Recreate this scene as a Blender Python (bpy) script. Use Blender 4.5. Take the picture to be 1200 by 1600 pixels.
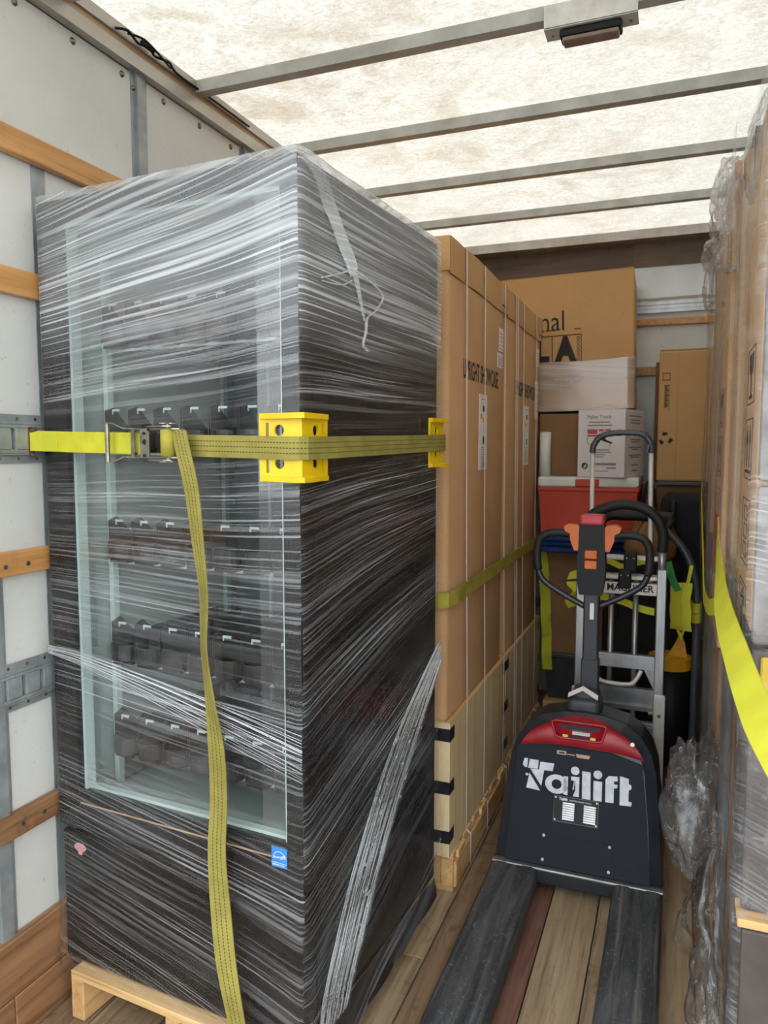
import bpy, bmesh, math, random
from mathutils import Vector, Matrix, noise
random.seed(7)
for o in list(bpy.data.objects): bpy.data.objects.remove(o)
sc = bpy.context.scene
COL = sc.collection
PI = math.pi

# ------------------------------------------------------------------ camera
cam_d = bpy.data.cameras.new('camera'); cam = bpy.data.objects.new('camera', cam_d); COL.objects.link(cam)
yaw, pitch = math.radians(21.46), math.radians(4.9)
cam.location = (0, 0, 1.55)
cam.rotation_euler = (math.radians(90) - pitch, 0, yaw)
cam_d.sensor_fit = 'HORIZONTAL'; cam_d.sensor_width = 36.0; cam_d.lens = 36.0 * 1170 / 1200
cam_d.clip_start = 0.02
cam_d.dof.use_dof = True; cam_d.dof.focus_distance = 1.75; cam_d.dof.aperture_fstop = 8.0
sc.camera = cam

# ------------------------------------------------------------------ sky and exposure
w = bpy.data.worlds.new('overcast_sky'); sc.world = w; w.use_nodes = True
wn = w.node_tree.nodes; wn.clear()
bg = wn.new('ShaderNodeBackground'); wo = wn.new('ShaderNodeOutputWorld')
bg.inputs['Color'].default_value = (0.93, 0.97, 1.0, 1); bg.inputs['Strength'].default_value = 3.7
w.node_tree.links.new(bg.outputs[0], wo.inputs[0])
vs = sc.view_settings
vs.view_transform = 'Standard'; vs.look = 'None'; vs.gamma = 1; vs.use_curve_mapping = False
vs.exposure = 0.1

# ------------------------------------------------------------------ material helpers
class NT:
    def __init__(s, name):
        s.m = bpy.data.materials.new(name); s.m.use_nodes = True
        s.t = s.m.node_tree; s.t.nodes.clear()
        s.out = s.n('ShaderNodeOutputMaterial')
    def n(s, typ, **kw):
        nd = s.t.nodes.new(typ)
        for k, v in kw.items(): setattr(nd, k, v)
        return nd
    def l(s, a, b): s.t.links.new(a, b)
    def val(s, sock, v):
        if isinstance(v, bpy.types.NodeSocket): s.l(v, sock)
        else: sock.default_value = v
    def math(s, op, a, b=0.0, c=None, clamp=False):
        nd = s.n('ShaderNodeMath', operation=op, use_clamp=clamp)
        s.val(nd.inputs[0], a); s.val(nd.inputs[1], b)
        if c is not None: s.val(nd.inputs[2], c)
        return nd.outputs[0]
    def mapr(s, v, a, b, c=0.0, d=1.0, smooth=False):
        nd = s.n('ShaderNodeMapRange'); nd.clamp = True
        if smooth: nd.interpolation_type = 'SMOOTHSTEP'
        s.val(nd.inputs[0], v)
        for i, x in enumerate((a, b, c, d)): nd.inputs[1 + i].default_value = x
        return nd.outputs[0]
    def noise(s, vec, scale, detail=3, rough=.55, dist=0, dims='3D'):
        nd = s.n('ShaderNodeTexNoise', noise_dimensions=dims)
        s.val(nd.inputs['Vector'], vec); nd.inputs['Scale'].default_value = scale
        nd.inputs['Detail'].default_value = detail; nd.inputs['Roughness'].default_value = rough
        nd.inputs['Distortion'].default_value = dist
        return nd.outputs['Fac']
    def mix(s, f, a, b):
        nd = s.n('ShaderNodeMix', data_type='RGBA')
        s.val(nd.inputs[0], f); s.val(nd.inputs[6], a); s.val(nd.inputs[7], b)
        return nd.outputs[2]
    def coords(s, scale=(1, 1, 1), rnd=False):
        tc = s.n('ShaderNodeTexCoord'); mp = s.n('ShaderNodeMapping')
        mp.inputs['Scale'].default_value = scale
        v = tc.outputs['Object']
        if rnd:
            oi = s.n('ShaderNodeObjectInfo'); ad = s.n('ShaderNodeVectorMath', operation='ADD')
            sc_ = s.math('MULTIPLY', oi.outputs['Random'], 37.0)
            s.l(v, ad.inputs[0]); s.l(sc_, ad.inputs[1]); v = ad.outputs[0]
            s.rand = oi.outputs['Random']
        s.l(v, mp.inputs['Vector'])
        return mp.outputs[0]
    def xyz(s):
        tc = s.n('ShaderNodeTexCoord'); sp = s.n('ShaderNodeSeparateXYZ'); s.l(tc.outputs['Object'], sp.inputs[0])
        return sp.outputs
    def bump(s, h, strength=.3, dist=.002):
        b = s.n('ShaderNodeBump'); b.inputs['Strength'].default_value = strength; b.inputs['Distance'].default_value = dist
        s.l(h, b.inputs['Height']); return b.outputs[0]
    def pbr(s, col, rough=.5, metal=0, normal=None, spec=.5):
        p = s.n('ShaderNodeBsdfPrincipled')
        s.val(p.inputs['Base Color'], col); s.val(p.inputs['Roughness'], rough); s.val(p.inputs['Metallic'], metal)
        p.inputs['Specular IOR Level'].default_value = spec
        if normal is not None: s.l(normal, p.inputs['Normal'])
        return p
    def schlick(s, f0, nrm=None):
        lw = s.n('ShaderNodeLayerWeight'); lw.inputs[0].default_value = .5
        if nrm is not None: s.l(nrm, lw.inputs['Normal'])
        return s.math('MULTIPLY_ADD', s.math('POWER', lw.outputs['Facing'], 5.0), 1 - f0, f0)
    def done(s, sh):
        s.l(sh if isinstance(sh, bpy.types.NodeSocket) else sh.outputs[0], s.out.inputs['Surface']); return s.m

def c4(c): return (c[0], c[1], c[2], 1)
def srgb(h):
    h = h.lstrip('#'); r = [int(h[i:i + 2], 16) / 255 for i in (0, 2, 4)]
    return tuple(x / 12.92 if x <= .04045 else ((x + .055) / 1.055) ** 2.4 for x in r) + (1,)

def pm(name, c1, c2=None, rough=.5, metal=0, scale=6, stretch=(1, 1, 1), lo=.35, hi=.65, bump=0, bscale=60, rnd=False, spec=.5, detail=4):
    t = NT(name); v = t.coords(stretch, rnd)
    c1 = srgb(c1)
    col = t.mix(t.mapr(t.noise(v, scale, detail), lo, hi), c1, srgb(c2)) if c2 else c1
    nrm = t.bump(t.noise(v, bscale, 3), bump) if bump else None
    return t.done(t.pbr(col, rough, metal, nrm, spec))

def wood(name, a, b, dark, axis, grain=26, rough=.65, stain=.5, spec=.3):
    t = NT(name); st = [grain, grain, grain]; st[axis] = grain * .05
    v = t.coords(tuple(st), True)
    g = t.noise(v, 1.0, 6, .65, .6)
    col = t.mix(t.mapr(g, .35, .66), srgb(a), srgb(b))
    g2 = t.noise(v, 2.3, 3)
    col = t.mix(t.math('MULTIPLY', t.mapr(g2, .55, .72), .55), col, srgb(dark))
    v2 = t.coords((1, 1, 1), True)
    sp = t.mapr(t.noise(v2, 6, 6, .7, .8), .54, .70)
    col = t.mix(t.math('MULTIPLY', sp, stain), col, srgb(dark))
    hs = t.n('ShaderNodeHueSaturation'); t.l(col, hs.inputs['Color'])
    t.l(t.mapr(t.rand, 0, 1, .82, 1.15), hs.inputs['Value'])
    return t.done(t.pbr(hs.outputs[0], rough, 0, t.bump(g, .35, .0015), spec))

M = {}
M['plank_tan'] = wood('plank_tan', 'ab9678', '8a7459', '45382a', 1, 30, .7, .55)
M['plank_brown'] = wood('plank_brown', '8d745a', '6e5742', '33281e', 1, 30, .65, .6)
M['plank_red'] = wood('plank_red', '8a6655', '6c4a3e', '33241e', 1, 30, .65, .5)
M['rail_wood'] = wood('rail_wood', 'c7945c', 'ae7c46', '70482a', 1, 22, .45, .25, .5)
M['kick_wood'] = wood('kick_wood', '967050', '755237', '38281a', 1, 22, .6, .5)
M['crate_ply'] = wood('crate_ply', 'd9c39a', 'c9ae80', '9b7f55', 2, 16, .7, .2)
M['pallet_x'] = wood('pallet_wood_x', 'd8b987', 'c29a64', '8a6438', 0, 24, .75, .25)
M['pallet_y'] = wood('pallet_wood_y', 'd0ab78', 'b98e5a', '83592f', 1, 24, .75, .3)
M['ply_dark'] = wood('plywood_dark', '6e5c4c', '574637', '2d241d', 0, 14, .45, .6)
M['galv'] = pm('galvanised_steel', 'a1a7a6', '868c8d', .42, .35, 14, bump=.1)
M['galv_dark'] = pm('galvanised_dark', '5f666b', '454b50', .5, .6, 18)
M['bow'] = pm('roof_bow_steel', 'c2c2bd', 'aaaaa5', .5, .1, 10)
M['alu'] = pm('aluminium', 'b9babb', '9a9c9e', .38, .8, 18, (1, 1, .2), bump=.08)
M['alu_trim'] = pm('aluminium_trim', 'b8b2aa', 'a1988e', .35, .55, 8, (1, .1, 1))
M['tan_trim'] = pm('tan_trim', 'b79a78', '9e8160', .5, .2, 8, (1, .1, 1))
M['white_alu'] = pm('pale_aluminium', 'dad8d2', 'c5c3bd', .4, .2, 20)
M['chrome'] = pm('zinc_steel', 'a8a294', '857d6e', .3, .85, 30)
M['black'] = pm('black_plastic', '151619', '0f1012', .5, 0, 20, spec=.3)
M['rubber'] = pm('black_rubber', '1b1b1d', '101012', .6, 0, 30, bump=.15)
M['black_fab'] = pm('black_fabric', '17171a', '0d0d0f', .85, 0, 20, bump=.3, bscale=120)
M['dark_grey'] = pm('dark_grey_plastic', '3a3d42', '2d3035', .5, 0, 20)
M['tube_grey'] = pm('dark_grey_tube', '4b4f55', '3d4147', .4, .2, 20)
M['jack_blue'] = pm('charcoal_paint', '232831', '1c2028', .38, 0, 9, lo=.4, hi=.7, spec=.6)
M['jack_red'] = pm('red_plastic', 'a51d2a', '8e1722', .38, 0, 12)
M['pink_red'] = pm('faded_red_button', 'c9444f', 'bb3a45', .45, 0, 20)
M['orange_p'] = pm('orange_plastic', 'd9722b', 'c9611f', .45, 0, 20)
M['orange_red'] = pm('orange_red_plastic', 'c8401c', 'b53616', .5, 0, 6)
M['white_p'] = pm('white_plastic', 'dfe1d8', 'd2d5ca', .5, 0, 8)
M['white_card'] = pm('white_card', 'e6e0df', 'd9d2d1', .75, 0, 4)
M['paper'] = pm('paper', 'e9e4e0', 'ddd8d4', .8, 0, 10)
M['ink'] = pm('black_ink', '2b2420', None, .8)
M['ink_grey'] = pm('grey_ink', '8b8486', None, .85)
M['ink_red'] = pm('red_ink', 'c4555c', None, .85)
M['decal'] = pm('white_decal', 'd9dce3', 'bfc3cb', .6, 0, 40)
M['yellow_p'] = pm('yellow_plastic', 'dcb90c', 'cfab08', .4, 0, 12)
M['yellow_d'] = pm('amber_plastic', 'd79a10', 'c98c0a', .5, 0, 12)
M['green_w'] = pm('green_webbing', '3f9a4c', '348540', .8, 0, 20)
M['blue_fab'] = pm('blue_blanket', '1f3f7d', '173166', .9, 0, 16, bump=.5, bscale=90)
M['tan_fab'] = pm('tan_canvas', 'a97c54', '7f5836', .85, 0, 9, bump=.4, bscale=40)
M['mesh_grey'] = pm('grey_mesh', '6f7068', '4d4e48', .8, 0, 40, bump=.6, bscale=90)
M['blue_st'] = pm('blue_sticker', '1878c8', None, .4)
M['pink_st'] = pm('pale_sticker', 'caa9a9', 'b98f8f', .6, 0, 60)
M['mint'] = pm('mint_liner', 'a0aca6', '94a09a', .5, 0, 6)
M['mint_edge'] = pm('mint_edge', 'c4d2cd', 'b7c5c0', .45, 0, 6)
M['liner_back'] = pm('grey_liner', '6f7a7d', '636d70', .5, 0, 5)
M['lane'] = pm('dark_smoked_plastic', '2a2123', '1d1718', .35, 0, 10)
M['card_dark'] = pm('cardboard_dark_and_shaded', '8f6a45', '846040', .85, 0, 5)  # brown cardboard darkened by painted-in shade; also serves plain dark cartons
M['tape'] = pm('black_tape', '23232a', '17171b', .4, 0, 30)
M['band'] = pm('white_band', 'e5ddd5', 'd8cfc6', .5, 0, 30)
M['skin_grey'] = pm('grey_print', '8d8987', '6f6b68', .7, 0, 9, lo=.42, hi=.58)
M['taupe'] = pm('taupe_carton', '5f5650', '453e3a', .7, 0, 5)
M['asphalt'] = pm('asphalt', '8a8784', '77736f', .9, 0, 3)
M['lens'] = pm('dull_lamp_lens', '8f7a6b', '7d695b', .3, 0, 14)

def cardboard(name, a, b):
    t = NT(name); v = t.coords()
    n1 = t.noise(v, 3, 4); fib = t.noise(v, 160, 2)
    col = t.mix(t.mapr(n1, .3, .7), srgb(a), srgb(b))
    col = t.mix(t.math('MULTIPLY', t.mapr(fib, .4, .7), .12), col, srgb('7a5632'))
    return t.done(t.pbr(col, .8, 0, t.bump(n1, .15, .01), .25))
M['card'] = cardboard('cardboard', 'c8a076', 'bd9368')
M['card2'] = cardboard('cardboard_warm', 'c79d6b', 'bc9160')
M['card3'] = cardboard('cardboard_pale', 'c7a47c', 'b8946c')

def frp():
    t = NT('white_wall_panel'); v = t.coords()
    n1 = t.noise(v, 2.2, 5, .6); sp = t.noise(v, 55, 3, .6)
    col = t.mix(t.mapr(n1, .3, .7), srgb('d6d6d1'), srgb('c6c6c1'))
    col = t.mix(t.math('MULTIPLY', t.mapr(sp, .66, .74), .35), col, srgb('75726c'))
    v2 = t.coords((1, 5, 40)); sc_ = t.mapr(t.noise(v2, 2.2, 2, .5, 2.0), .70, .74)
    col = t.mix(t.math('MULTIPLY', sc_, .25), col, srgb('8d8a84'))
    return t.done(t.pbr(col, .45, 0, t.bump(n1, .05, .01)))
M['frp'] = frp()

def roof():
    t = NT('translucent_fibreglass'); v = t.coords((1, 1, 1))
    st = t.mapr(t.noise(v, 3.2, 7, .72, 1.2), .44, .74)
    fib = t.noise(v, 60, 5, .75, 1.5)
    big = t.mapr(t.noise(v, .9, 3), .35, .65)
    col = t.mix(t.math('MULTIPLY', st, t.math('MULTIPLY_ADD', big, .42, .06)), srgb('e9e8e4'), srgb('b59c74'))
    fib2 = t.noise(t.coords((1, 2.2, 1)), 19, 6, .78, 2.2)
    col = t.mix(t.mapr(fib2, .46, .64, 0, .42), col, srgb('b9b2a4'))
    col = t.mix(t.mapr(fib, .44, .66, 0, .4), col, srgb('b5aea0'))
    tr = t.n('ShaderNodeBsdfTranslucent'); di = t.n('ShaderNodeBsdfDiffuse')
    t.l(col, tr.inputs[0]); t.l(col, di.inputs[0])
    mx = t.n('ShaderNodeMixShader'); mx.inputs[0].default_value = .35
    t.l(tr.outputs[0], mx.inputs[1]); t.l(di.outputs[0], mx.inputs[2])
    return t.done(mx)
M['roof'] = roof()

def glass(name, tint=(.93, .97, .96, 1), rough=.01):
    t = NT(name); tr = t.n('ShaderNodeBsdfTransparent'); tr.inputs[0].default_value = tint
    gl = t.n('ShaderNodeBsdfGlossy'); gl.inputs['Roughness'].default_value = rough
    mx = t.n('ShaderNodeMixShader'); t.l(t.schlick(.09), mx.inputs[0]); t.l(tr.outputs[0], mx.inputs[1]); t.l(gl.outputs[0], mx.inputs[2])
    return t.done(mx)
M['glass'] = glass('door_glass')

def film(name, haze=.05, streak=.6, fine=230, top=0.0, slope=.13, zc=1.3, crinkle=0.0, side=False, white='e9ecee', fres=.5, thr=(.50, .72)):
    """stretch film: clear and slightly milky, wrinkle highlights painted as white lines along the winding direction"""
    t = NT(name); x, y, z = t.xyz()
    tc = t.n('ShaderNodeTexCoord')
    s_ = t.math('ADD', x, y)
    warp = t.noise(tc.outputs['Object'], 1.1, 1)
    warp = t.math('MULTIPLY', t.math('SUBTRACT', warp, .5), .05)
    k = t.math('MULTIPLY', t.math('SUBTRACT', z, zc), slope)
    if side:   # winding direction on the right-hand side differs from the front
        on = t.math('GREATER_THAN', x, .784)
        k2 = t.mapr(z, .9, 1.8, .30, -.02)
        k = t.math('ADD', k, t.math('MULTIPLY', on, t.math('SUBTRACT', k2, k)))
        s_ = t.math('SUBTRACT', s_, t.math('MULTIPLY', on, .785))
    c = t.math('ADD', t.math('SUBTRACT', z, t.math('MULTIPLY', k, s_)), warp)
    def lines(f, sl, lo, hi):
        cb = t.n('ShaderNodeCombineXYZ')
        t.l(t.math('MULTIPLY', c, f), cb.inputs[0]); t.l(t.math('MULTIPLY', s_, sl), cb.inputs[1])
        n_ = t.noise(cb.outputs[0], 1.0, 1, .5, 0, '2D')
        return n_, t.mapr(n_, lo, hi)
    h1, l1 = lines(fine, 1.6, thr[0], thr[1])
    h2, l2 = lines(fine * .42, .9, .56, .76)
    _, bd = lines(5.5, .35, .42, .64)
    ln = t.math('MAXIMUM', t.math('MULTIPLY', l1, .95), t.math('MULTIPLY', l2, .6))  # white lines: wrinkle highlights painted in, plus the film's own milkiness
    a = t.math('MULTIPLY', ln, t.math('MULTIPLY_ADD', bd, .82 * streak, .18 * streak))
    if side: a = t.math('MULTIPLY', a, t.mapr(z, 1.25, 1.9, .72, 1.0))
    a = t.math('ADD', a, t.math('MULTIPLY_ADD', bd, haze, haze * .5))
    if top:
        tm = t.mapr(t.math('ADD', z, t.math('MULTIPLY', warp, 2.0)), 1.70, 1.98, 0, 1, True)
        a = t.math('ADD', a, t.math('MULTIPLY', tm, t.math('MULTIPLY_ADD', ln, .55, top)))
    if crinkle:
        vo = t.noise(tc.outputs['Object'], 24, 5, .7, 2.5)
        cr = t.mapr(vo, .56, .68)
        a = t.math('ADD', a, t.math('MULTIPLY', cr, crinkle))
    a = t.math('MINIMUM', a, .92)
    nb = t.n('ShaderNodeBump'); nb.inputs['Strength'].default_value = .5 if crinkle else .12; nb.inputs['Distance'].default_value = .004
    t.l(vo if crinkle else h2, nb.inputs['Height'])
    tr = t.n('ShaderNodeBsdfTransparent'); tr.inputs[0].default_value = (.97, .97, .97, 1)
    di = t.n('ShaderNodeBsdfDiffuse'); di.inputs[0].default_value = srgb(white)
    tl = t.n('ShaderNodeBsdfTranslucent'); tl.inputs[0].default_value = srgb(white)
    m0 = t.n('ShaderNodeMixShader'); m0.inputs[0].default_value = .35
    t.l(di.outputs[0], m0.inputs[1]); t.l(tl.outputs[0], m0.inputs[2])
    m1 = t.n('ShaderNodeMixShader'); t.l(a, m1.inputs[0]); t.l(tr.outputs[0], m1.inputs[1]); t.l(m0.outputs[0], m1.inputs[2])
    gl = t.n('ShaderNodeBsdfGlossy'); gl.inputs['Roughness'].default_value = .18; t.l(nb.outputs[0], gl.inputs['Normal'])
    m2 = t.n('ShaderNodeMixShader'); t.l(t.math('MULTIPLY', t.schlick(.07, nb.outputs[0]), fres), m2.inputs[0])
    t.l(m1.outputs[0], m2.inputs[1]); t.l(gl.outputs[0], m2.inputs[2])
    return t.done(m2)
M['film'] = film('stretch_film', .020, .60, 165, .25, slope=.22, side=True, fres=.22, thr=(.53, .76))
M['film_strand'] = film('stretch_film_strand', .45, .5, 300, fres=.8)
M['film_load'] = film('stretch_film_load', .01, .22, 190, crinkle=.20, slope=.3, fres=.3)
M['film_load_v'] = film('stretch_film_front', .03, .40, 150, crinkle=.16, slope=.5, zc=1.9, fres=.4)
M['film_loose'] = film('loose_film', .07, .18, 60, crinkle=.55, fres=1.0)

def webbing(name, a, b, dash=False):
    t = NT(name); uv = t.n('ShaderNodeUVMap'); sp = t.n('ShaderNodeSeparateXYZ'); t.l(uv.outputs[0], sp.inputs[0])
    u, v = sp.outputs[0], sp.outputs[1]
    n1 = t.noise(t.coords(), 14, 4)
    col = t.mix(t.mapr(n1, .35, .7), srgb(a), srgb(b))
    rib = t.math('SINE', t.math('MULTIPLY', u, 2 * PI / .0028))
    if dash:
        tot = None
        for c in (.27, .5, .73):
            on = t.math('LESS_THAN', t.math('ABSOLUTE', t.math('SUBTRACT', v, c)), .022)
            tot = on if tot is None else t.math('MAXIMUM', tot, on)
        dsh = t.math('LESS_THAN', t.math('FRACT', t.math('MULTIPLY', u, 120.0)), .68)
        col = t.mix(t.math('MULTIPLY', t.math('MULTIPLY', tot, dsh), .85), col, srgb('2a2818'))
    return t.done(t.pbr(col, .75, 0, t.bump(rib, .25, .0008), .3))
M['web_yellow'] = webbing('yellow_webbing', 'c9c534', 'b3ae2a')
M['web_olive'] = webbing('olive_webbing', '8f8640', '797033', True)
M['web_olive_plain'] = webbing('olive_webbing_plain', 'a89d3e', '8f8633')
M['web_bright'] = webbing('bright_yellow_webbing', 'c6c437', 'b6b331')

def worn_fork():
    t = NT('worn_black_fork'); v = t.coords((9, .9, 9)); v1 = t.coords()
    g = t.noise(v, 2.2, 6, .7, .8); sc_ = t.noise(v1, 26, 6, .75, 3)
    col = t.mix(t.mapr(g, .42, .62), srgb('2f3236'), srgb('57585a'))
    ln_ = t.noise(t.coords((60, 1.2, 60)), 1.0, 4, .7, .6)
    col = t.mix(t.math('MULTIPLY', t.mapr(ln_, .58, .68), .5), col, srgb('7f7c72'))
    col = t.mix(t.math('MULTIPLY', t.mapr(sc_, .58, .66), .6), col, srgb('9a927f'))
    return t.done(t.pbr(col, .5, .1, t.bump(g, .25, .002)))
M['fork'] = worn_fork()

def worn_jack():
    t = NT('scuffed_charcoal_panel'); v = t.coords((3, 3, 30)); v1 = t.coords()
    sc_ = t.noise(v, 4, 4, .6, 1.0)
    col = t.mix(t.math('MULTIPLY', t.mapr(sc_, .70, .76), .5), srgb('191e27'), srgb('6a7079'))
    return t.done(t.pbr(col, .62, 0, None, .22))
M['jack_panel'] = worn_jack()

def fridge_black():
    t = NT('black_appliance_paint'); v = t.coords()
    col = t.mix(t.mapr(t.noise(v, 5, 4), .35, .7), srgb('161415'), srgb('211c1b'))
    return t.done(t.pbr(col, .22, 0, None, .35))
M['fridge'] = fridge_black()

# ------------------------------------------------------------------ mesh helpers
class MB:
    def __init__(s): s.v = []; s.f = []; s.uv = {}
    def add(s, vs_, fs, mat=None):
        b = len(s.v)
        s.v += [tuple(mat @ Vector(p)) if mat is not None else tuple(p) for p in vs_]
        s.f += [tuple(b + i for i in f) for f in fs]; return b
    def box(s, x0, x1, y0, y1, z0, z1, mat=None):
        vs_ = [(x, y, z) for z in (z0, z1) for y in (y0, y1) for x in (x0, x1)]
        s.add(vs_, [(0, 2, 3, 1), (4, 5, 7, 6), (0, 1, 5, 4), (2, 6, 7, 3), (0, 4, 6, 2), (1, 3, 7, 5)], mat); return s
    def rbox(s, x0, x1, y0, y1, z0, z1, r=.01, seg=2, mat=None):
        bm = bmesh.new(); bmesh.ops.create_cube(bm, size=1)
        for v in bm.verts:
            v.co = Vector(((x0 + x1) / 2 + v.co.x * (x1 - x0), (y0 + y1) / 2 + v.co.y * (y1 - y0), (z0 + z1) / 2 + v.co.z * (z1 - z0)))
        bmesh.ops.bevel(bm, geom=bm.edges[:], offset=r, segments=seg, profile=.5, affect='EDGES')
        bm.verts.index_update()
        s.add([v.co.copy() for v in bm.verts], [[v.index for v in f.verts] for f in bm.faces], mat); bm.free(); return s
    def tube(s, path, r, n=10, closed=False, caps=True):
        P = [Vector(p) for p in path]; k = len(P)
        R = r if isinstance(r, (list, tuple)) else [r] * k
        T = []
        for i in range(k):
            a = P[(i - 1) % k] if (closed or i > 0) else P[i]; b = P[(i + 1) % k] if (closed or i < k - 1) else P[i]
            d = (b - a); T.append(d.normalized() if d.length > 1e-9 else Vector((0, 0, 1)))
        up = Vector((0, 0, 1)) if abs(T[0].z) < .9 else Vector((1, 0, 0))
        N = (up - T[0] * up.dot(T[0])).normalized(); b0 = len(s.v)
        for i in range(k):
            N = (N - T[i] * N.dot(T[i])).normalized(); B = T[i].cross(N)
            for j in range(n):
                a = 2 * PI * j / n; s.v.append(tuple(P[i] + (N * math.cos(a) + B * math.sin(a)) * R[i]))
        for i in range(k if closed else k - 1):
            i2 = (i + 1) % k
            for j in range(n):
                j2 = (j + 1) % n
                s.f.append((b0 + i * n + j, b0 + i * n + j2, b0 + i2 * n + j2, b0 + i2 * n + j))
        if caps and not closed:
            s.f.append(tuple(b0 + j for j in reversed(range(n)))); s.f.append(tuple(b0 + (k - 1) * n + j for j in range(n)))
        return s
    def cyl(s, p, q, r, n=14): return s.tube([p, q], r, n)
    def prism(s, poly, fn):
        """poly in 2D, fn(u,v,k) -> 3D for k=0 (front) or 1 (back)"""
        n = len(poly)
        vs_ = [fn(u, v, 0) for u, v in poly] + [fn(u, v, 1) for u, v in poly]
        fs = [tuple(range(n)), tuple(reversed(range(n, 2 * n)))] + [(i, n + i, n + (i + 1) % n, (i + 1) % n) for i in range(n)]
        s.add(vs_, fs); return s
    def strip(s, pts, side, width, thick=.0022):
        """webbing: centre points, side vectors (unit), gets uv"""
        P = [Vector(p) for p in pts]; k = len(P); u = 0; b0 = len(s.v); US = []
        W = width if isinstance(width, (list, tuple)) else [width] * k
        for i in range(k):
            if i: u += (P[i] - P[i - 1]).length
            US.append(u)
            t_ = (P[min(i + 1, k - 1)] - P[max(i - 1, 0)]).normalized(); sd = Vector(side[i] if isinstance(side, list) else side).normalized()
            nn = t_.cross(sd).normalized() * thick * .5
            for sg, o in ((-.5, nn), (.5, nn), (.5, -nn), (-.5, -nn)): s.v.append(tuple(P[i] + sd * W[i] * sg + o))
        for i in range(k - 1):
            for j in range(4):
                j2 = (j + 1) % 4; fi = len(s.f)
                s.f.append((b0 + i * 4 + j, b0 + i * 4 + j2, b0 + i * 4 + 4 + j2, b0 + i * 4 + 4 + j))
                vv = {0: (0, 1), 1: (1, 1), 2: (1, 0), 3: (0, 0)}[j]
                s.uv[fi] = [(US[i], vv[0]), (US[i], vv[1]), (US[i + 1], vv[1]), (US[i + 1], vv[0])]
        s.f.append((b0, b0 + 3, b0 + 2, b0 + 1)); e = b0 + (k - 1) * 4; s.f.append((e, e + 1, e + 2, e + 3))
        return s
    def grid(s, fn, nu, nv):
        b = len(s.v)
        for i in range(nu + 1):
            for j in range(nv + 1): s.v.append(tuple(fn(i / nu, j / nv)))
        for i in range(nu):
            for j in range(nv):
                a = b + i * (nv + 1) + j; s.f.append((a, a + 1, a + nv + 2, a + nv + 1))
        return s
    def holeplate(s, u0, u1, v0, v1, cu, cv, r, fn, n=16):
        """rectangular plate with a round hole; fn(u,v,k)"""
        ring = [(cu + r * math.cos(2 * PI * (i + .5) / n), cv + r * math.sin(2 * PI * (i + .5) / n)) for i in range(n)]
        cor = [(u1, v1), (u0, v1), (u0, v0), (u1, v0)]
        for k in (0, 1):
            b = len(s.v); s.v += [tuple(fn(u, v, k)) for u, v in ring + cor]; q = n // 4
            for qd in range(4):
                for i in range(qd * q, qd * q + q - 1): s.f.append((b + n + qd, b + i + 1, b + i))
                i = qd * q + q - 1; s.f.append((b + n + qd, b + n + (qd + 1) % 4, b + (i + 1) % n, b + i))
            if k == 0: b0 = b
        for i in range(n): s.f.append((b0 + i, b0 + (i + 1) % n, b + (i + 1) % n, b + i))
        for i in range(4): s.f.append((b0 + n + i, b + n + i, b + n + (i + 1) % 4, b0 + n + (i + 1) % 4))
        return s
    def text(s, body, size, mat, sx=1.0, ext=.0004, align='LEFT', bold=0.0, shear=0.0):
        cu = bpy.data.curves.new('txt', 'FONT'); cu.body = body; cu.size = size; cu.extrude = ext; cu.align_x = align; cu.align_y = 'BOTTOM_BASELINE'
        cu.offset = bold; cu.shear = shear; cu.resolution_u = 3
        ob = bpy.data.objects.new('txt', cu); COL.objects.link(ob)
        dg = bpy.context.evaluated_depsgraph_get(); me = bpy.data.meshes.new_from_object(ob.evaluated_get(dg))
        mm = mat @ Matrix.Diagonal((sx, 1, 1, 1))
        s.add([v.co.copy() for v in me.vertices], [list(p.vertices) for p in me.polygons], mm)
        bpy.data.objects.remove(ob); bpy.data.curves.remove(cu); bpy.data.meshes.remove(me); return s
    def mesh(s, name, mat, smooth=False):
        me = bpy.data.meshes.new(name); me.from_pydata(s.v, [], s.f); me.materials.append(M[mat] if isinstance(mat, str) else mat)
        if s.uv:
            ul = me.uv_layers.new(name='UVMap')
            for fi, uvs in s.uv.items():
                p = me.polygons[fi]
                for li, q in zip(p.loop_indices, uvs): ul.data[li].uv = q
        if smooth: me.polygons.foreach_set('use_smooth', [True] * len(me.polygons))
        me.update(); return me
    def build(s, name, mat, parent=None, smooth=False, fix=True):
        me = s.mesh(name, mat, smooth)
        if fix and not s.uv:
            bm = bmesh.new(); bm.from_mesh(me); bmesh.ops.recalc_face_normals(bm, faces=bm.faces[:]); bm.to_mesh(me); bm.free()
        o = bpy.data.objects.new(name, me); COL.objects.link(o)
        if parent is not None: o.parent = parent
        return o
def inst(src, name, parent, loc=(0, 0, 0), rot=(0, 0, 0), scale=(1, 1, 1)):
    o = bpy.data.objects.new(name, src.data if hasattr(src, 'data') else src); COL.objects.link(o)
    o.parent = parent; o.location = loc; o.rotation_euler = rot; o.scale = scale; return o
def tag(o, label=None, cat=None, group=None, kind=None):
    if label: o['label'] = label
    if cat: o['category'] = cat
    if group: o['group'] = group
    if kind: o['kind'] = kind
    return o
def thing(name, label, cat, loc=(0, 0, 0), rz=0, group=None):
    o = bpy.data.objects.new(name, None); COL.objects.link(o); o.empty_display_size = .1
    o.location = loc; o.rotation_euler = (0, 0, math.radians(rz)); return tag(o, label, cat, group)
def copy_tree(o, parent=None):
    c = o.copy(); COL.objects.link(c); c.parent = parent
    for ch in list(o.children): copy_tree(ch, c)
    return c
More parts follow.
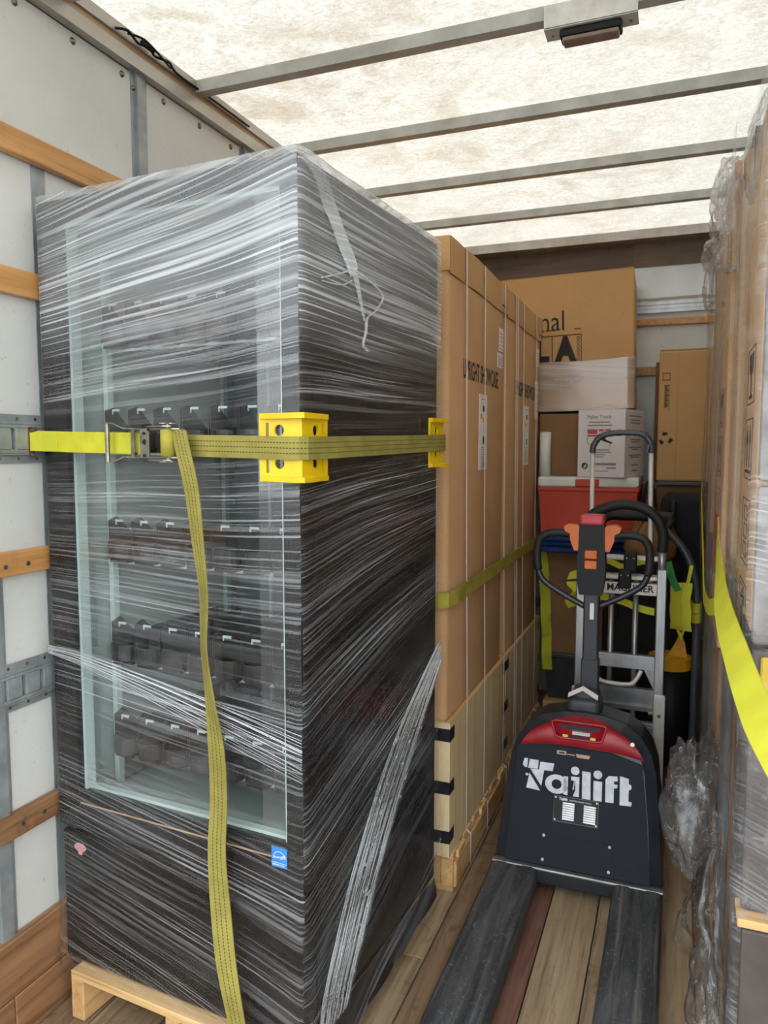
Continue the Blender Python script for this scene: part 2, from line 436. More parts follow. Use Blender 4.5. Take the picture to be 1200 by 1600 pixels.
def smooth_path(P, n=6, closed=False):
    P = [Vector(p) for p in P]; out = []; k = len(P)
    for i in range(k if closed else k - 1):
        p0 = P[(i - 1) % k] if (closed or i > 0) else P[i]; p1 = P[i]; p2 = P[(i + 1) % k]
        p3 = P[(i + 2) % k] if (closed or i + 2 < k) else P[(i + 1) % k]
        for j in range(n):
            t = j / n
            out.append(.5 * ((2 * p1) + (p2 - p0) * t + (2 * p0 - 5 * p1 + 4 * p2 - p3) * t * t + (3 * p1 - p0 - 3 * p2 + p3) * t ** 3))
    if not closed: out.append(P[-1])
    return out
def nz(x, y=0, z=0): return noise.noise(Vector((x, y, z)))
def FX(x, out=1):   # print frame on a face looking towards +X (reads along +Y)
    return Matrix(((0, 0, 1, x), (1, 0, 0, 0), (0, 1, 0, 0), (0, 0, 0, 1)))
def FY(y):          # print frame on a face looking towards -Y (reads along +X)
    return Matrix(((1, 0, 0, 0), (0, 0, -1, y), (0, 1, 0, 0), (0, 0, 0, 1)))
def FXn(x):         # face looking towards -X (reads along -Y)
    return Matrix(((0, 0, -1, x), (-1, 0, 0, 0), (0, 1, 0, 0), (0, 0, 0, 1)))

# ------------------------------------------------------------------ truck body (the setting)
XL, XR, YB, YF, ZT = -1.585, .84, .70, 4.75, 2.79
floor = tag(MB().box(XL - .05, XR + .05, YB - .02, YF + .1, -.10, -.024).build('floor', 'galv_dark'), kind='structure')
seams = [-1.61, -1.44, -1.26, -1.09, -.93, -.79, -.675, -.605, -.47, -.362, -.207, -.062, .09, .235, .38, .53, .68, .88]
pl_m = ['plank_brown', 'plank_tan', 'plank_brown', 'plank_tan', 'plank_brown', 'plank_tan', 'plank_brown', 'plank_tan', 'plank_red', 'plank_tan', 'plank_tan',
        'plank_tan', 'plank_brown', 'plank_tan', 'plank_brown', 'plank_tan', 'plank_brown']
for i in range(len(seams) - 1):
    cuts = [YB, (.35 + .5 * ((i * 7) % 5)), 1.75 + .06 * i if i in (5,) else 2.9 + .3 * ((i * 3) % 4), YF]
    for a, b in zip(cuts[:-1], cuts[1:]):
        MB().rbox(seams[i] + .0018, seams[i + 1] - .0018, a + .001, b - .001, -.024, random.uniform(-.0022, 0), .002, 1).build('plank', pl_m[i], floor)

def etrack(y0, y1, zc, X, parent, xdir=1):
    """galvanised logistics track with slots"""
    m = MB(); h = .062; t = .003; p = .0585; off = 1.371
    def bx(a, b, c, d, o0=.0, o1=.0):
        xs = sorted((X + xdir * o0, X + xdir * o1)); m.box(xs[0], xs[1], a, b, c, d)
    bx(y0, y1, zc + .040, zc + .062, 0, .003); bx(y0, y1, zc - .062, zc - .040, 0, .003)
    bx(y0, y1, zc + .036, zc + .041, 0, .014); bx(y0, y1, zc - .041, zc - .036, 0, .014)
    bx(y0, y1, zc + .027, zc + .037, .011, .014); bx(y0, y1, zc - .037, zc - .027, .011, .014)
    k0 = int((y0 - off) / p); k1 = int((y1 - off) / p)
    prev = y0
    for k in range(k0, k1 + 1):
        c = off + k * p
        if c - .009 > prev and c + .009 < y1:
            bx(prev, c - .009, zc - .028, zc + .028, .011, .014); prev = c + .009
            bx(c + .005, c + .009, zc - .028, zc + .028, .004, .012)
    bx(prev, y1, zc - .028, zc + .028, .011, .014)
    o = m.build('e_track', 'galv', parent)
    s = MB()
    for k in range(k0, k1 + 1):
        for zz in (zc + .051, zc - .051):
            c = off + k * p + .02
            if y0 < c < y1 and k % 1 == 0: s.cyl((X + xdir * .002, c, zz), (X + xdir * .0045, c, zz), .0045, 8)
    s.build('rivets', 'chrome', o)
    return o

def side_wall(name, X, d):
    """d=+1: inner face looks to +X"""
    xs = lambda a, b: tuple(sorted((X + d * a, X + d * b)))
    wall = tag(MB().box(*xs(-.05, -.012), YB, YF + .1, -.1, ZT).build(name, 'galv'), kind='structure')
    posts = [1.353 + .609 * k for k in range(-5, 6)]
    posts = [p for p in posts if YB + .1 < p < YF - .1]
    for zz0, zz1, hid in ((0, 1.255, -9), (1.257, 2.685, 1.353 if d > 0 else -9)):
        ys = [YB] + [p for p in posts if abs(p - hid) > .01] + [YF]
        for a, b in zip(ys[:-1], ys[1:]):
            MB().box(*xs(-.012, 0), a + .028 if a > YB else a, b - .028 if b < YF else b, zz0, zz1).build('wall_panel', 'frp', wall)
    for p in posts:
        zt = 1.25 if (d > 0 and abs(p - 1.353) < .01) else 2.69
        m = MB(); m.box(*xs(-.012, .003), p - .036, p - .018, 0, zt); m.box(*xs(-.012, .003), p + .018, p + .036, 0, zt)
        m.box(*xs(-.012, .013), p - .0185, p + .0185, 0, zt)
        m.build('post', 'galv', wall)
    for z0, z1, mt in ((2.278, 2.344, 'rail_wood'), (1.933, 1.999, 'rail_wood'), (1.226, 1.288, 'rail_wood'), (.545, .610, 'kick_wood')):
        MB().rbox(*xs(.003, .025), YB, YF, z0, z1, .004, 2).build('wood_rail', mt, wall)
    for z0, z1, sp in ((.131, .283, (YB, 2.4, YF)), (.0, .128, (YB, 1.352, YF))):
        for a, b in zip(sp[:-1], sp[1:]):
            MB().rbox(*xs(.003, .026), a + .001, b - .001, z0, z1, .003, 1).build('kick_board', 'kick_wood', wall)
    etrack(YB + .05, 2.3 if d > 0 else YF, 1.573, X + d * .003, wall, d); etrack(YB + .05, 2.3 if d > 0 else YF, .935, X + d * .003, wall, d)
    # panel joint flashing beside the cooler
    MB().box(*xs(0, .003), 1.53, 1.575, 0, 2.28).build('joint_strip', 'galv', wall)
    # top rail: aluminium lip, pale face, tan strip
    MB().box(*xs(0, .03), YB, YF, 2.688, 2.70).box(*xs(.026, .03), YB, YF, 2.70, 2.728).build('top_rail', 'alu_trim', wall)
    MB().box(*xs(0, .02), YB, YF, 2.70, 2.752).build('top_rail_strip', 'tan_trim', wall)
    MB().box(*xs(0, .028), YB, YF, 2.752, 2.786).build('top_rail_edge', 'alu_trim', wall)
    s0 = None
    for k in range(-8, 12):
        y = 1.5 + .195 * k
        if YB < y < YF and min(abs(y - p) for p in posts) > .05:
            if s0 is None:
                m = MB(); m.tube([(0, 0, 0), (.002, 0, 0)], .0095, 14); m.tube([(.002, 0, 0), (.0045, 0, 0), (.006, 0, 0)], [.0062, .0055, .0025], 12)
                s0 = m.mesh('screw', 'chrome', True)
            inst(s0, 'screw', wall, (X + d * .0005, y, 2.662), (0, 0, 0 if d > 0 else PI))
    for p in posts:
        for z in ((2.64, 1.9, .4) if not (d > 0 and abs(p - 1.353) < .01) else (.4,)): inst(s0, 'screw', wall, (X + d * .0035, p - .027, z), (0, 0, 0 if d > 0 else PI), (.8, .8, .8))
    return wall
wall_left = side_wall('wall_left', XL, 1)
wall_right = side_wall('wall_right', XR, -1)
for z, y in ((1.252, 1.45), (1.252, 1.38), (.575, 1.40), (.575, 1.545), (.575, 1.47)):
    MB().tube([(XL + .0252, y, z), (XL + .027, y, z)], .006, 10).build('screw', 'galv_dark', wall_left)

# roof sheet and bows
ceiling = tag(MB().box(XL - .03, XR + .03, YB, YF, ZT, ZT + .003).build('ceiling', 'roof'), kind='structure')
bow_m = None
for k in range(-2, 4):
    y = 2.25 + .595 * k
    m = MB(); m.box(XL + .005, XR - .005, y - .021, y + .021, 2.748, 2.7515)
    m.box(XL + .005, XR - .005, y - .021, y - .018, 2.7515, 2.787); m.box(XL + .005, XR - .005, y + .018, y + .021, 2.7515, 2.787)
    m.build('roof_bow', 'bow', ceiling)
tag(ceiling, kind='structure')

# front wall
wall_front = tag(MB().box(XL - .05, XR + .05, YF + .012, YF + .06, -.1, ZT).build('wall_front', 'galv'), kind='structure')
xs_ = [XL, -.9, -.28, .33, XR]
for a, b in zip(xs_[:-1], xs_[1:]):
    MB().box(a + .003, b - .003, YF, YF + .012, 0, 2.34).build('wall_panel', 'frp', wall_front)
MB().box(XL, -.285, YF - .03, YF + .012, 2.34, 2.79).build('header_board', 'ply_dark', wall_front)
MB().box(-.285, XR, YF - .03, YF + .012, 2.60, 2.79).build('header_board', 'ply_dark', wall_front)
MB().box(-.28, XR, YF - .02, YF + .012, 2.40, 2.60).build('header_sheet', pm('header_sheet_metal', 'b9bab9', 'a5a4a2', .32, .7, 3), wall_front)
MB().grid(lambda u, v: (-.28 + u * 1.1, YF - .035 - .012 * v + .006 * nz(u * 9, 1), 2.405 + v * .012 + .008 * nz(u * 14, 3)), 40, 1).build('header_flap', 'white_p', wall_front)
m = MB()
for q in range(3): m.box(XL, XR, YF - .022 + .003 * (q % 2), YF, 2.336 + q * .022, 2.336 + q * .022 + .020)
m.build('header_rail', 'alu', wall_front)
for z0, z1 in ((2.262, 2.302), (1.972, 2.025), (1.25, 1.31), (.545, .61)): MB().rbox(XL, XR, YF - .025, YF, z0, z1, .004, 1).build('wood_rail', 'rail_wood', wall_front)
m = MB(); m.box(XL, XR, YF - .135, YF - .105, 2.742, 2.789); m.box(XL, XR, YF - .135, YF - .03, 2.738, 2.742)
m.build('header_angle', 'alu_trim', wall_front)
tag(MB().box(XL, XR, YB - 1.6, YB - .04, -.06, -.028).build('liftgate', 'galv'), kind='structure')
tag(MB().box(-30, 30, -60, 30, -1.25, -1.2).build('ground', 'asphalt'), kind='structure')
# rear door frame of the truck body, behind the camera
m = MB(); m.box(XL - .05, XL + .055, YB - .01, YB + .11, -.1, ZT); m.build('trim_1', 'rubber'); tag(bpy.data.objects['trim_1'], kind='structure')
m = MB(); m.box(XR - .055, XR + .05, YB - .01, YB + .11, -.1, ZT); m.build('trim_2', 'rubber'); tag(bpy.data.objects['trim_2'], kind='structure')
m = MB(); m.box(XL, XR, YB - .03, YB + .05, ZT - .06, ZT); m.build('trim_3', 'galv_dark'); tag(bpy.data.objects['trim_3'], kind='structure')

# dome lamp on the nearest roof bow
lamp = thing('ceiling_lamp', 'small oblong cargo lamp screwed to the nearest roof bow', 'lamp', (-.265, 2.25, 2.748))
MB().box(-.125, .125, -.036, -.022, -.032, .03).box(-.125, .125, -.036, .03, -.034, -.030).build('bracket', 'white_alu', lamp)
MB().rbox(-.083, .083, -.03, .03, -.056, -.034, .006, 2).build('housing', 'black', lamp)
MB().rbox(-.076, .076, -.024, .024, -.066, -.052, .005, 2).build('lens', 'lens', lamp)
for x in (-.105, .105): MB().tube([(x, 0, -.038), (x, 0, -.034)], .004, 8).build('screw', 'chrome', lamp)
for x in (-.066, .066): MB().tube([(x, 0, -.0685), (x, 0, -.065)], .004, 8).build('screw', 'chrome', lamp)

# cable lying in the corner above the left wall
P = smooth_path([(-1.552, 1.83, 2.757), (-1.54, 1.87, 2.766), (-1.545, 1.92, 2.756), (-1.535, 1.96, 2.762), (-1.548, 2.0, 2.757), (-1.54, 2.06, 2.764), (-1.552, 2.12, 2.757), (-1.55, 2.3, 2.757), (-1.55, 2.55, 2.758)], 5)
m = MB(); m.tube(P, .004, 7); m.tube(smooth_path([(-1.545, 1.875, 2.762), (-1.53, 1.93, 2.768), (-1.538, 2.02, 2.76), (-1.55, 2.08, 2.757)], 5), .0035, 7); m.tube([(-1.539, 1.93, 2.762), (-1.541, 1.985, 2.764)], .008, 8)
tag(m.build('wiring_cable', 'black', None, True), 'black wiring cable tucked in the corner where left wall meets roof', 'cable')

# ------------------------------------------------------------------ glass-door cooler
FP, FA = (-1.55, 1.51, 0), -4.2
W_, D_, Z0, ZD, Z1 = .785, .812, .14, .525, 2.172
fr = thing('glass_door_cooler', 'tall black upright cooler with glass door wrapped in clear stretch film', 'refrigerator', FP, FA)
m = MB()
m.box(.005, .045, .062, D_, Z0, Z1); m.box(W_ - .045, W_ - .005, .062, D_, Z0, Z1); m.box(.045, W_ - .045, D_ - .06, D_, Z0, Z1)
m.box(.045, W_ - .045, .062, D_ - .06, 2.12, Z1); m.box(.045, W_ - .045, .062, D_ - .06, .515, .575)
m.box(.045, W_ - .045, .35, D_ - .06, Z0, .515)
m.build('cabinet', 'fridge', fr)
MB().rbox(.004, W_ - .004, .006, .062, Z0, .508, .006, 2).build('lower_panel', 'fridge', fr)
m = MB()   # inner liner
m.box(.045, .052, .075, D_ - .065, .58, 2.115); m.box(W_ - .052, W_ - .045, .075, D_ - .065, .58, 2.115); m.box(.052, W_ - .052, .075, D_ - .065, .575, .585); m.box(.052, W_ - .052, .075, D_ - .065, 2.108, 2.118)
m.box(.052, W_ - .052, .078, .10, .585, .628)
m.build('liner', 'mint', fr)
MB().box(.052, W_ - .052, D_ - .07, D_ - .062, .585, 2.108).build('liner_back', 'liner_back', fr)
m = MB()
for x in (.058, W_ - .074):
    for y in (.15, .66): m.box(x, x + .016, y, y + .02, .59, 2.10)
m.box(.20, .212, D_ - .085, D_ - .07, .59, 2.10); m.box(.56, .572, D_ - .085, D_ - .07, .59, 2.10)
m.build('shelf_pilasters', 'mint_edge', fr)
# door
dr = MB(); dr.rbox(0, .082, 0, .055, ZD, Z1, .004, 2); dr.rbox(.738, W_, 0, .055, ZD, Z1, .004, 2)
dr.rbox(.080, .740, .0, .055, 2.118, Z1, .004, 2); dr.rbox(.080, .740, .0, .055, ZD, .632, .004, 2)
door = dr.build('door', 'fridge', fr)
MB().grid(lambda u, v: (.080 + .66 * u, .014, .628 + 1.492 * v), 1, 1).build('glass_pane', 'glass', door)
m = MB(); m.box(.082, .090, .019, .05, .632, 2.118); m.box(.725, .738, .019, .05, .632, 2.118); m.box(.09, .725, .019, .05, 2.106, 2.118); m.box(.09, .725, .03, .05, .632, .640)
m.build('glass_spacer', 'mint_edge', door)
for x in (.03, W_ - .03): MB().cyl((x, .03, .509), (x, .03, .5255), .012).build('hinge', 'black', door)
g = MB(); g.box(.01, .05, .055, .066, ZD, Z1 - .01); g.box(W_ - .05, W_ - .01, .055, .066, ZD, Z1 - .01); g.box(.05, W_ - .05, .055, .066, 2.125, 2.16); g.box(.05, W_ - .05, .055, .066, ZD, .575)
g.build('door_gasket', 'rubber', door)
# rusty drip edge along the bottom of the glass
MB().box(.085, .735, -.0012, .001, .600, .604).build('drip_edge', 'tan_trim', door)
# shelves with seven bottle lanes each
lane = MB(); lw = .087
lane.box(-.040, .040, .03, .50, -.004, .002)
lane.grid(lambda u, v: (-.041 * math.cos(PI * u), .042 - .042 * math.sin(PI * u), .0 + .045 * v), 12, 1)
lane.grid(lambda u, v: (-.038 * math.cos(PI * u), .042 - .038 * math.sin(PI * u), .0 + .045 * v), 12, 1)
lane.grid(lambda u, v: (-.041 * math.cos(PI * u) * (1 - .07 * v), .042 - .042 * math.sin(PI * u) * (1 - .07 * v), .045), 12, 1)
lane.box(-.0425, -.0405, .03, .5, 0, .055); lane.box(.0405, .0425, .03, .5, 0, .055)
pr = [(.03, .055), (.03, .10), (.06, .11), (.12, .055)]
for x in (-.0425, .0405): lane.prism(pr, lambda u, v, k, x=x: (x + .002 * k, u, v))
lane.box(-.03, .03, .02, .45, -.014, -.004)
lane_me = lane.mesh('bottle_lane', 'lane')
clipm = MB(); clipm.box(-.012, .012, .028, .032, .098, .104); clipm.box(-.014, -.012, .028, .032, .09, .104); clip_me = clipm.mesh('lane_clip', 'mint_edge')
for z in (1.83, 1.55, 1.25, .965, .70):
    sh = MB(); sh.box(.056, W_ - .056, .155, .165, z - .02, z - .012); sh.box(.056, W_ - .056, .62, .63, z - .02, z - .012)
    for k in range(22):
        x = .065 + k * .031; sh.box(x - .0015, x + .0015, .155, .63, z - .016, z - .013)
    s = sh.build('shelf', 'mint_edge', fr)
    for k in range(7): inst(lane_me, 'bottle_lane', s, (.119 + k * .0895, .105, z)); inst(clip_me, 'lane_clip', s, (.119 + k * .0895, .105, z))
# stickers
st = MB().box(.698, .740, -.0016, .0, .580, .628).build('energy_sticker', 'blue_st', door)
m = MB(); m.tube([(.719 + .0155 * math.cos(a), -.002, .603 + .0155 * math.sin(a)) for a in [PI * .05 + PI * .9 * i / 14 for i in range(15)]], .0006, 5)
m.text('energy', .010, FY(-.0022) @ Matrix.Translation((.702, .6005, 0)) @ Matrix.Rotation(.12, 4, 'Z'), 1.05, .0002, shear=.3)
m.tube([(.733 + (.006 if i % 2 == 0 else .0026) * math.cos(PI / 2 + i * PI / 5), -.002, .607 + (.006 if i % 2 == 0 else .0026) * math.sin(PI / 2 + i * PI / 5)) for i in range(10)], .0005, 4, True)
m.text('ENERGY STAR', .0058, FY(-.0022) @ Matrix.Translation((.7, .584, 0)), .92, .0002)
m.box(.6985, .7395, -.002, -.0016, .5905, .5913)
m.build('sticker_print', 'paper', st)
m = MB(); m.prism([(.071 + .021 * math.cos(2 * PI * i / 24), .470 + .012 * math.sin(2 * PI * i / 24)) for i in range(24)], lambda u, v, k: (u, .0055 - .0012 * (1 - k), v))
m.box(.064, .078, .0043, .0055, .450, .460)
bd = m.build('badge', 'pink_st', fr)
m = MB(); m.tube([(.071 + .016 * math.cos(2 * PI * i / 20), .0042, .470 + .008 * math.sin(2 * PI * i / 20)) for i in range(20)], .0006, 4, True); m.text('SE', .011, FY(.0042) @ Matrix.Translation((.064, .466, 0)), 1, .0002)
m.build('badge_print', 'ink_red', bd)
MB().grid(lambda u, v: (W_ + .002 + .010 * v + .006 * nz(u * 9, v * 3), .03 + .77 * u, Z0 + .004 - v * (.115 - .05 * u + .02 * nz(u * 7, 2))), 40, 6).build('base_skirt', 'tape', fr, True, False)
# film wound round it
o_ = .006
base = [(-o_, D_ + o_), (-o_, -o_), (W_ + o_, -o_), (W_ + o_, D_ + o_)]
pts = []
for i in range(3):
    a, b = Vector(base[i]), Vector(base[i + 1]); n = 26 if i != 1 else 30
    for k in range(n): pts.append(a.lerp(b, (k + (0.5 if i else 0)) / n))
pts.append(Vector(base[3]))
zs = [Z0 - .015 + (Z1 + .012 - Z0 + .015) * j / 70 for j in range(71)]
def wrapf(u, v):
    i = min(int(round(u * (len(pts) - 1))), len(pts) - 1); p = pts[i]; z = zs[int(round(v * 70))]
    c = Vector((W_ / 2, D_ / 2)); d = (p - c); d = Vector((math.copysign(1, d.x) if abs(abs(d.x) - W_ / 2 - o_) < 1e-4 else 0, math.copysign(1, d.y) if abs(abs(d.y) - D_ / 2 - o_) < 1e-4 else 0))
    am = .003 + (.010 if z < .45 else 0) * max(0, (.45 - z) / .3)
    q = p + d * (am * nz(p.x * 3 + p.y * 3, z * 9, 2) + (am if z < .45 else 0))
    if v == 0 and p.x > W_ and p.y > .0: z -= .085 + .02 * nz(p.y * 9, 4)
    return (q.x, q.y, z)
wr = MB(); wr.grid(wrapf, len(pts) - 1, 70)
# folded over the top edge
wr.grid(lambda u, v: ((lambda p, k: (W_ / 2 + (p.x - W_ / 2) * k, D_ / 2 + (p.y - D_ / 2) * k, Z1 + .012 + .012 * v - .006 * v * v + .006 * nz(p.x * 8, p.y * 8, v * 3)))(pts[int(round(u * (len(pts) - 1)))], 1 - .28 * v)), len(pts) - 1, 4)
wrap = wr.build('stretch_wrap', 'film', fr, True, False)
tag(wrap, 'clear milky stretch film with wrinkle highlights painted as fine white lines')
# roped film pulled from the rear bottom up the side
X_ = W_ + .010
lo = [(.05, .12), (.10, .22), (.22, .42), (.42, .66), (.66, .83), (.815, .92)]
hi = [(-.005, .14), (.03, .24), (.16, .47), (.38, .74), (.64, .875), (.815, .935)]
hi = [(.19, .14), (.27, .26), (.42, .45), (.58, .62), (.74, .78), (.815, .86)]
lo = [(.03, .14), (.09, .29), (.23, .50), (.45, .72), (.67, .86), (.815, .935)]
LO = smooth_path([(X_, a, b) for a, b in lo], 6); HI = smooth_path([(X_, a, b) for a, b in hi], 6)
m = MB()
random.seed(3)
for k in range(26):
    t = (k + random.random() * .8) / 26; off = random.uniform(-.002, .006)
    m.tube([(a.lerp(b, min(1, max(0, t + .03 * nz(i * .3, k)))) + Vector((off + .003 * nz(i * .4, k * 3), 0, 0))) for i, (a, b) in enumerate(zip(LO, HI))], random.choice([.0008, .0012, .0018]), 5)
m.build('film_pleats', 'film_strand', fr, True)
MB().grid(lambda u, v: (LO[int(round(u * (len(LO) - 1)))].lerp(HI[int(round(u * (len(LO) - 1)))], v) + Vector((.003 + .004 * (int(round(v * 24)) % 2), 0, 0))), len(LO) - 1, 24).build('film_sheet', 'film_loose', fr, False, False)
# loose tail hanging from the top corner
m = MB()
T0 = smooth_path([(W_ - .03, .0, Z1 + .02), (W_ + .012, .05, Z1 - .01), (W_ + .014, .11, 2.09), (W_ + .018, .17, 2.02), (W_ + .02, .215, 1.965)], 6)
m.grid(lambda u, v: T0[int(round(u * (len(T0) - 1)))] + Vector((.004 * (int(round(v * 10)) % 2) + .004 * nz(u * 6, v * 4), (v - .5) * .05 * (1 - .3 * u), (v - .5) * .03)), len(T0) - 1, 10)
T1 = smooth_path([(W_ + .02, .215, 1.975), (W_ + .018, .24, 1.93), (W_ + .016, .275, 1.86)], 6)
m.grid(lambda u, v: T1[int(round(u * (len(T1) - 1)))] + Vector((.003 * (int(round(v * 6)) % 2), (v - .5) * .035 * (1 - .8 * u), 0)), len(T1) - 1, 6)
m.build('film_tail', 'film_strand', fr, False, False)
m = MB()
m.tube(smooth_path([(W_ + .02, .22, 1.97), (W_ + .022, .32, 1.955), (W_ + .02, .375, 1.935), (W_ + .022, .33, 1.895), (W_ + .02, .285, 1.868), (W_ + .026, .265, 1.83), (W_ + .024, .255, 1.80), (W_ + .03, .27, 1.785)], 6), [.003] * 18 + [.0025] * 6 + [.004] * 19, 7)
m.tube(smooth_path([(W_ + .012, .075, 1.925), (W_ + .016, .14, 1.945), (W_ + .018, .205, 1.968)], 6), .0022, 6); m.tube(smooth_path([(W_ + .012, .08, 1.92), (W_ + .016, .16, 1.925), (W_ + .018, .21, 1.945)], 6), .0018, 6)
m.tube(smooth_path([(W_ + .018, .235, 1.94), (W_ + .014, .26, 1.90), (W_ + .016, .30, 1.88)], 6), .002, 6)
m.build('film_twist', 'film_strand', fr, True)
# white rope of film across the front at mid height
m = MB()
for k in range(15):
    q = (k + random.uniform(-.45, .45)) * .47; e = random.uniform(-.006, .006)
    m.tube(smooth_path([(-.004, -.012, 1.005 + .003 * q), (.12, -.012, .985 + .005 * q + e * .3), (.35, -.011, .93 + .008 * q + e), (.6, -.011, .855 + .013 * q + e), (W_ + .004, -.011, .80 + .016 * q)], 8), random.choice((.0004, .0005, .0007, .0010)), 5)
m.build('film_rope', 'film_strand', fr, True)

# pallet under it
def pallet(name, label, loc, rz, L, Wd, H=.13, nb=6, group=None, bottom=True, mats=('pallet_x', 'pallet_y')):
    """deck boards run along local x, stringers along local y"""
    p = thing(name, label, 'pallet', loc, rz, group)
    bw = min(.10, Wd / nb * .8); me = None
    for k in range(nb):
        y = k * (Wd - bw) / (nb - 1)
        MB().rbox(0, L, y, y + bw, H - .022, H, .002, 1).build('deck_board', mats[0], p)
    for x in (0, L / 2 - .02, L - .045):
        MB().rbox(x, x + .045, .0, Wd, .018 if bottom else 0, H - .022, .002, 1).build('stringer', mats[1], p)
    for y in ((0, Wd / 2 - .045, Wd - .09) if bottom else (Wd / 2 - .045, Wd - .09)):
        MB().rbox(0, L, y, y + .09, .0, .018, .002, 1).build('bottom_board', mats[0], p)
    return p
pallet('pallet', 'pale wooden pallet carrying the film-wrapped glass door cooler', (-1.497, 1.478, 0), FA, .70, .78, .135, bottom=False)

# ------------------------------------------------------------------ ratchet strap and corner guards on the cooler
rs = thing('ratchet_strap', 'yellow and olive ratchet strap tight across the glass door cooler', 'strap', (FP[0], FP[1], 1.40), FA)
zz = 1.562 - 1.40
m = MB(); m.strip([(-.017, -.03, zz + .006), (.03, -.022, zz + .005), (.15, -.020, zz + .002), (.36, -.022, zz - .002)], (0, 0, 1), .052, .003); m.build('short_webbing', 'web_yellow', rs)
m = MB(); m.strip([(-.016, -.032, zz + .006), (.02, -.0255, zz + .005), (.075, -.0235, zz + .004)], (0, 0, 1), .0515, .003); m.build('sewn_fold', 'web_bright', rs); m = MB(); m.strip([(.27, -.0235, zz), (.36, -.0245, zz - .002)], (0, 0, 1), .0515, .003); m.build('sewn_fold', 'web_bright', rs)
a_ = .012
main = [(.44, -.024, zz - .006), (.55, -.020, zz - .008), (.66, -.020, zz - .010), (W_ - .012, -.024, zz - .013), (W_ + .010, -.020, zz - .013), (W_ + .023, -.004, zz - .013), (W_ + .024, .06, zz - .012), (W_ + .020, .2, zz - .009),
        (W_ + .019, .4, zz - .005), (W_ + .020, .62, zz), (W_ + .022, .77, zz + .003), (W_ + .020, .825, zz + .004), (W_ + .004, .838, zz + .004), (W_ - .2, .84, zz)]
m = MB(); m.strip(main, (0, 0, 1), .050, .003); m.build('long_webbing', 'web_olive', rs)
# hook in the e-track
m = MB(); m.rbox(-.030, -.014, -.040, -.018, zz - .030, zz + .042, .003, 2); m.cyl((-.02, -.029, zz + .03), (.005, -.029, zz + .036), .006, 10); m.cyl((-.022, -.029, zz - .026), (-.002, -.029, zz - .034), .005, 8)
m.build('track_hook', pm('rusty_zinc', '8a6d55', '6c5443', .4, .7, 40), rs)
# ratchet
rt = MB()
for z in (zz + .030, zz - .036):
    rt.prism([(.335, -.020), (.335, -.038), (.37, -.042), (.43, -.05), (.472, -.05), (.486, -.04), (.486, -.022), (.44, -.018)], lambda u, v, k, z=z: (u, v, z + .003 * k))
    rt.prism([(.40, -.05), (.42, -.058), (.455, -.062), (.474, -.056), (.47, -.045), (.40, -.045)], lambda u, v, k, z=z: (u, v, z + (.006 if z > zz else -.006) + .003 * k))
rt.box(.372, .400, -.046, -.042, zz - .033, zz + .030); rt.box(.338, .350, -.040, -.037, zz - .033, zz + .030)
rt.cyl((.452, -.040, zz - .046), (.452, -.040, zz + .044), .006, 10)
for z in (zz + .043, zz - .045):
    gp = [(.452 + (.020 if i % 2 else .016) * math.cos(2 * PI * i / 20), -.040 + (.020 if i % 2 else .016) * math.sin(2 * PI * i / 20)) for i in range(20)]
    rt.prism(gp, lambda u, v, k, z=z: (u, v, z + .002 * k))
r_o = rt.build('ratchet', 'chrome', rs)
m = MB(); m.tube([(.452, -.040, zz - .032), (.452, -.040, zz + .030)], .017, 18); m.build('wound_webbing', 'web_olive_plain', rs, True)
m = MB(); m.cyl((.272, -.048, zz - .047), (.272, -.048, zz + .047), .0058, 12)
for sg in (1, -1): m.strip([(.272, -.048, zz + sg * .047), (.292, -.047, zz + sg * .047), (.325, -.045, zz + sg * .034), (.36, -.044, zz + sg * .033)], (0, 1, 0), .014, .003)
m.build('release_handle', 'chrome', rs)
m = MB()
for (x, z) in ((.386, zz + .022), (.36, zz - .026), (.386, zz - .03), (.40, zz + .03)): m.tube([(x, -.046, z), (x, -.049, z)], .0035, 8)
m.prism([(.380, zz), (.384, zz + .008), (.389, zz + .008), (.391, zz), (.387, zz - .006)], lambda u, v, k: (u, -.0465 - .0006 * k, v)); m.build('rivets', 'black', rs)
# loose tail of the strap
tl = [(.488, 1.592, -8), (.505, 1.545, -8), (.530, 1.462, -11), (.545, 1.33, -20), (.553, 1.211, -30), (.543, 1.089, -35), (.553, .969, -26), (.568, .848, -4), (.575, .725, -2), (.573, .599, 3), (.588, .46, 17), (.604, .336, 17), (.63, .199, 4), (.652, .09, 0)]
C = smooth_path([(x, -.044 - .012 * math.sin(i * .7), z - 1.40) for i, (x, z, a) in enumerate(tl)], 5)
Aa = smooth_path([(a, 0, 0) for x, z, a in tl], 5)
m = MB(); m.strip(C, [Vector((math.cos(math.radians(q.x)), math.sin(math.radians(q.x)), -.08)) for q in Aa], .050, .0025); m.build('loose_tail', 'web_olive', rs)

